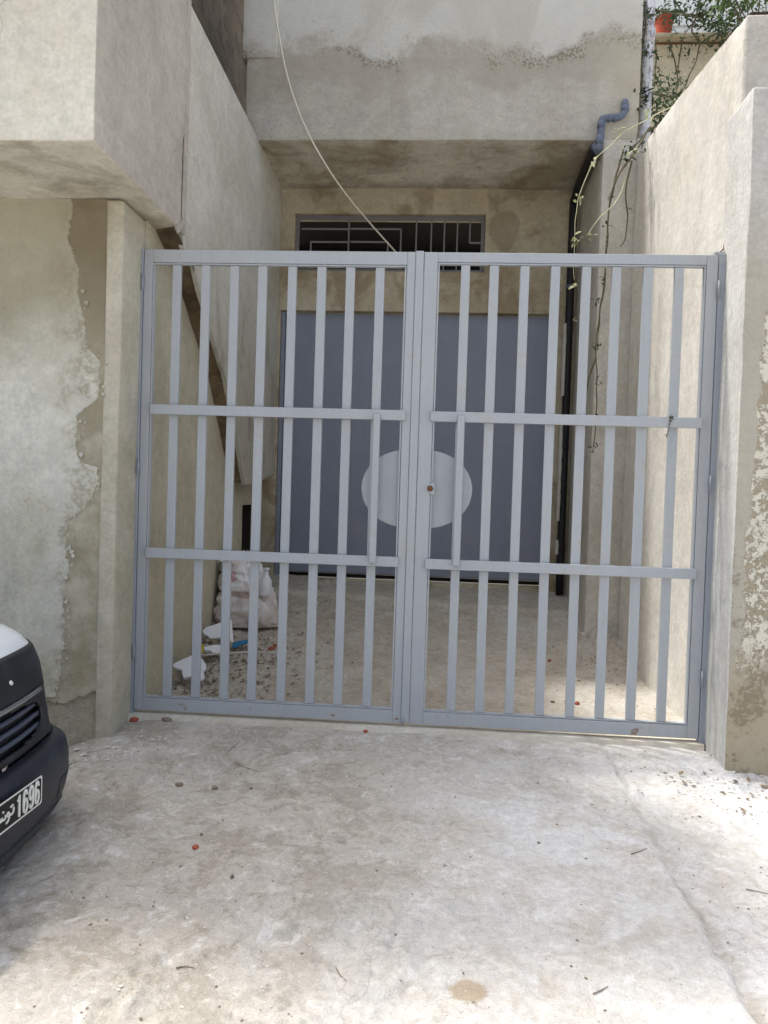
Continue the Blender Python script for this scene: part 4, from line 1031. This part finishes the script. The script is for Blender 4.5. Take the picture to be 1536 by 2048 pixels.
# cab and body behind, mostly out of frame
def loft(name, secs, mat, par=car, smooth=True):
    vv, ff = [], []; k_ = len(secs[0])
    for s_ in secs: vv += s_
    for i in range(len(secs)-1):
        for j in range(k_): ff.append((i*k_+j, i*k_+(j+1) % k_, (i+1)*k_+(j+1) % k_, (i+1)*k_+j))
    ff.append(tuple(reversed(range(k_)))); ff.append(tuple((len(secs)-1)*k_+j for j in range(k_)))
    return obj(name, vv, ff, mat, par, smooth=smooth, bevel=.02)
def sec(x, hw, z0, z1, tw=1.0):
    return [Vector((CX+x, CY+a*hw, CG+z)) for a, z in ((-.94, z0), (-1, z0+.12), (-1, z0+(z1-z0)*.7), (-tw*.97, z1-.05), (-tw*.90, z1), (tw*.90, z1), (tw*.97, z1-.05), (1, z0+(z1-z0)*.7), (1, z0+.12), (.94, z0))]
loft('wings', [sec(-.55, HW*.955, .40, 1.03, .95), sec(-.75, HW*.985, .40, 1.08, .95), sec(-1.2, HW*.99, .40, 1.13, .95), sec(-1.45, HW*.99, .36, 1.15, .95)], M_cwhite)
loft('cab', [sec(-1.42, HW, .34, 1.16, .95), sec(-2.0, HW, .34, 1.10, .95), sec(-3.0, HW, .34, 1.10, .95)], M_cwhite)
loft('cab_glass', [sec(-1.40, HW*.86, 1.09, 1.12, .95), sec(-1.95, HW*.80, 1.09, 1.62, .90), sec(-2.75, HW*.80, 1.09, 1.64, .90), sec(-2.98, HW*.82, 1.09, 1.5, .92)], M_glass)
loft('roof', [sec(-1.93, HW*.76, 1.60, 1.68, .95), sec(-2.4, HW*.77, 1.62, 1.70, .95), sec(-2.8, HW*.76, 1.60, 1.68, .95)], M_cwhite)
loft('cargo_bed', [sec(-3.03, HW, .42, 1.12, .98), sec(-4.7, HW, .42, 1.12, .98)], M_cwhite)
for xw in (-.86, -3.75):
    for s_ in (-1, 1):
        yw = CY+s_*(HW-.09); R0 = .34; vv, ff = [], []
        prof_ = [(.20, -.10), (.30, -.11), (R0, -.085), (R0, .085), (.30, .11), (.20, .10)]
        for r_, o_ in prof_:
            for j in range(36): a = 6.2832*j/36; vv.append((CX+xw+r_*math.cos(a), yw+o_, CG+R0+r_*math.sin(a)))
        for i in range(5):
            for j in range(36): ff.append((i*36+j, i*36+(j+1) % 36, (i+1)*36+(j+1) % 36, (i+1)*36+j))
        wh = obj('tyre', vv, ff, M_tyre, car, smooth=True)
        vv, ff = [], []
        for r_, o_ in ((.205, .085), (.18, .075), (.10, .05), (.05, .07), (0, .07)):
            for j in range(36): a = 6.2832*j/36; vv.append((CX+xw+r_*math.cos(a), yw+s_*o_, CG+R0+r_*math.sin(a)))
        for i in range(4):
            for j in range(36): ff.append((i*36+j, i*36+(j+1) % 36, (i+1)*36+(j+1) % 36, (i+1)*36+j))
        obj('rim', vv, ff, M_rim, wh, smooth=True)
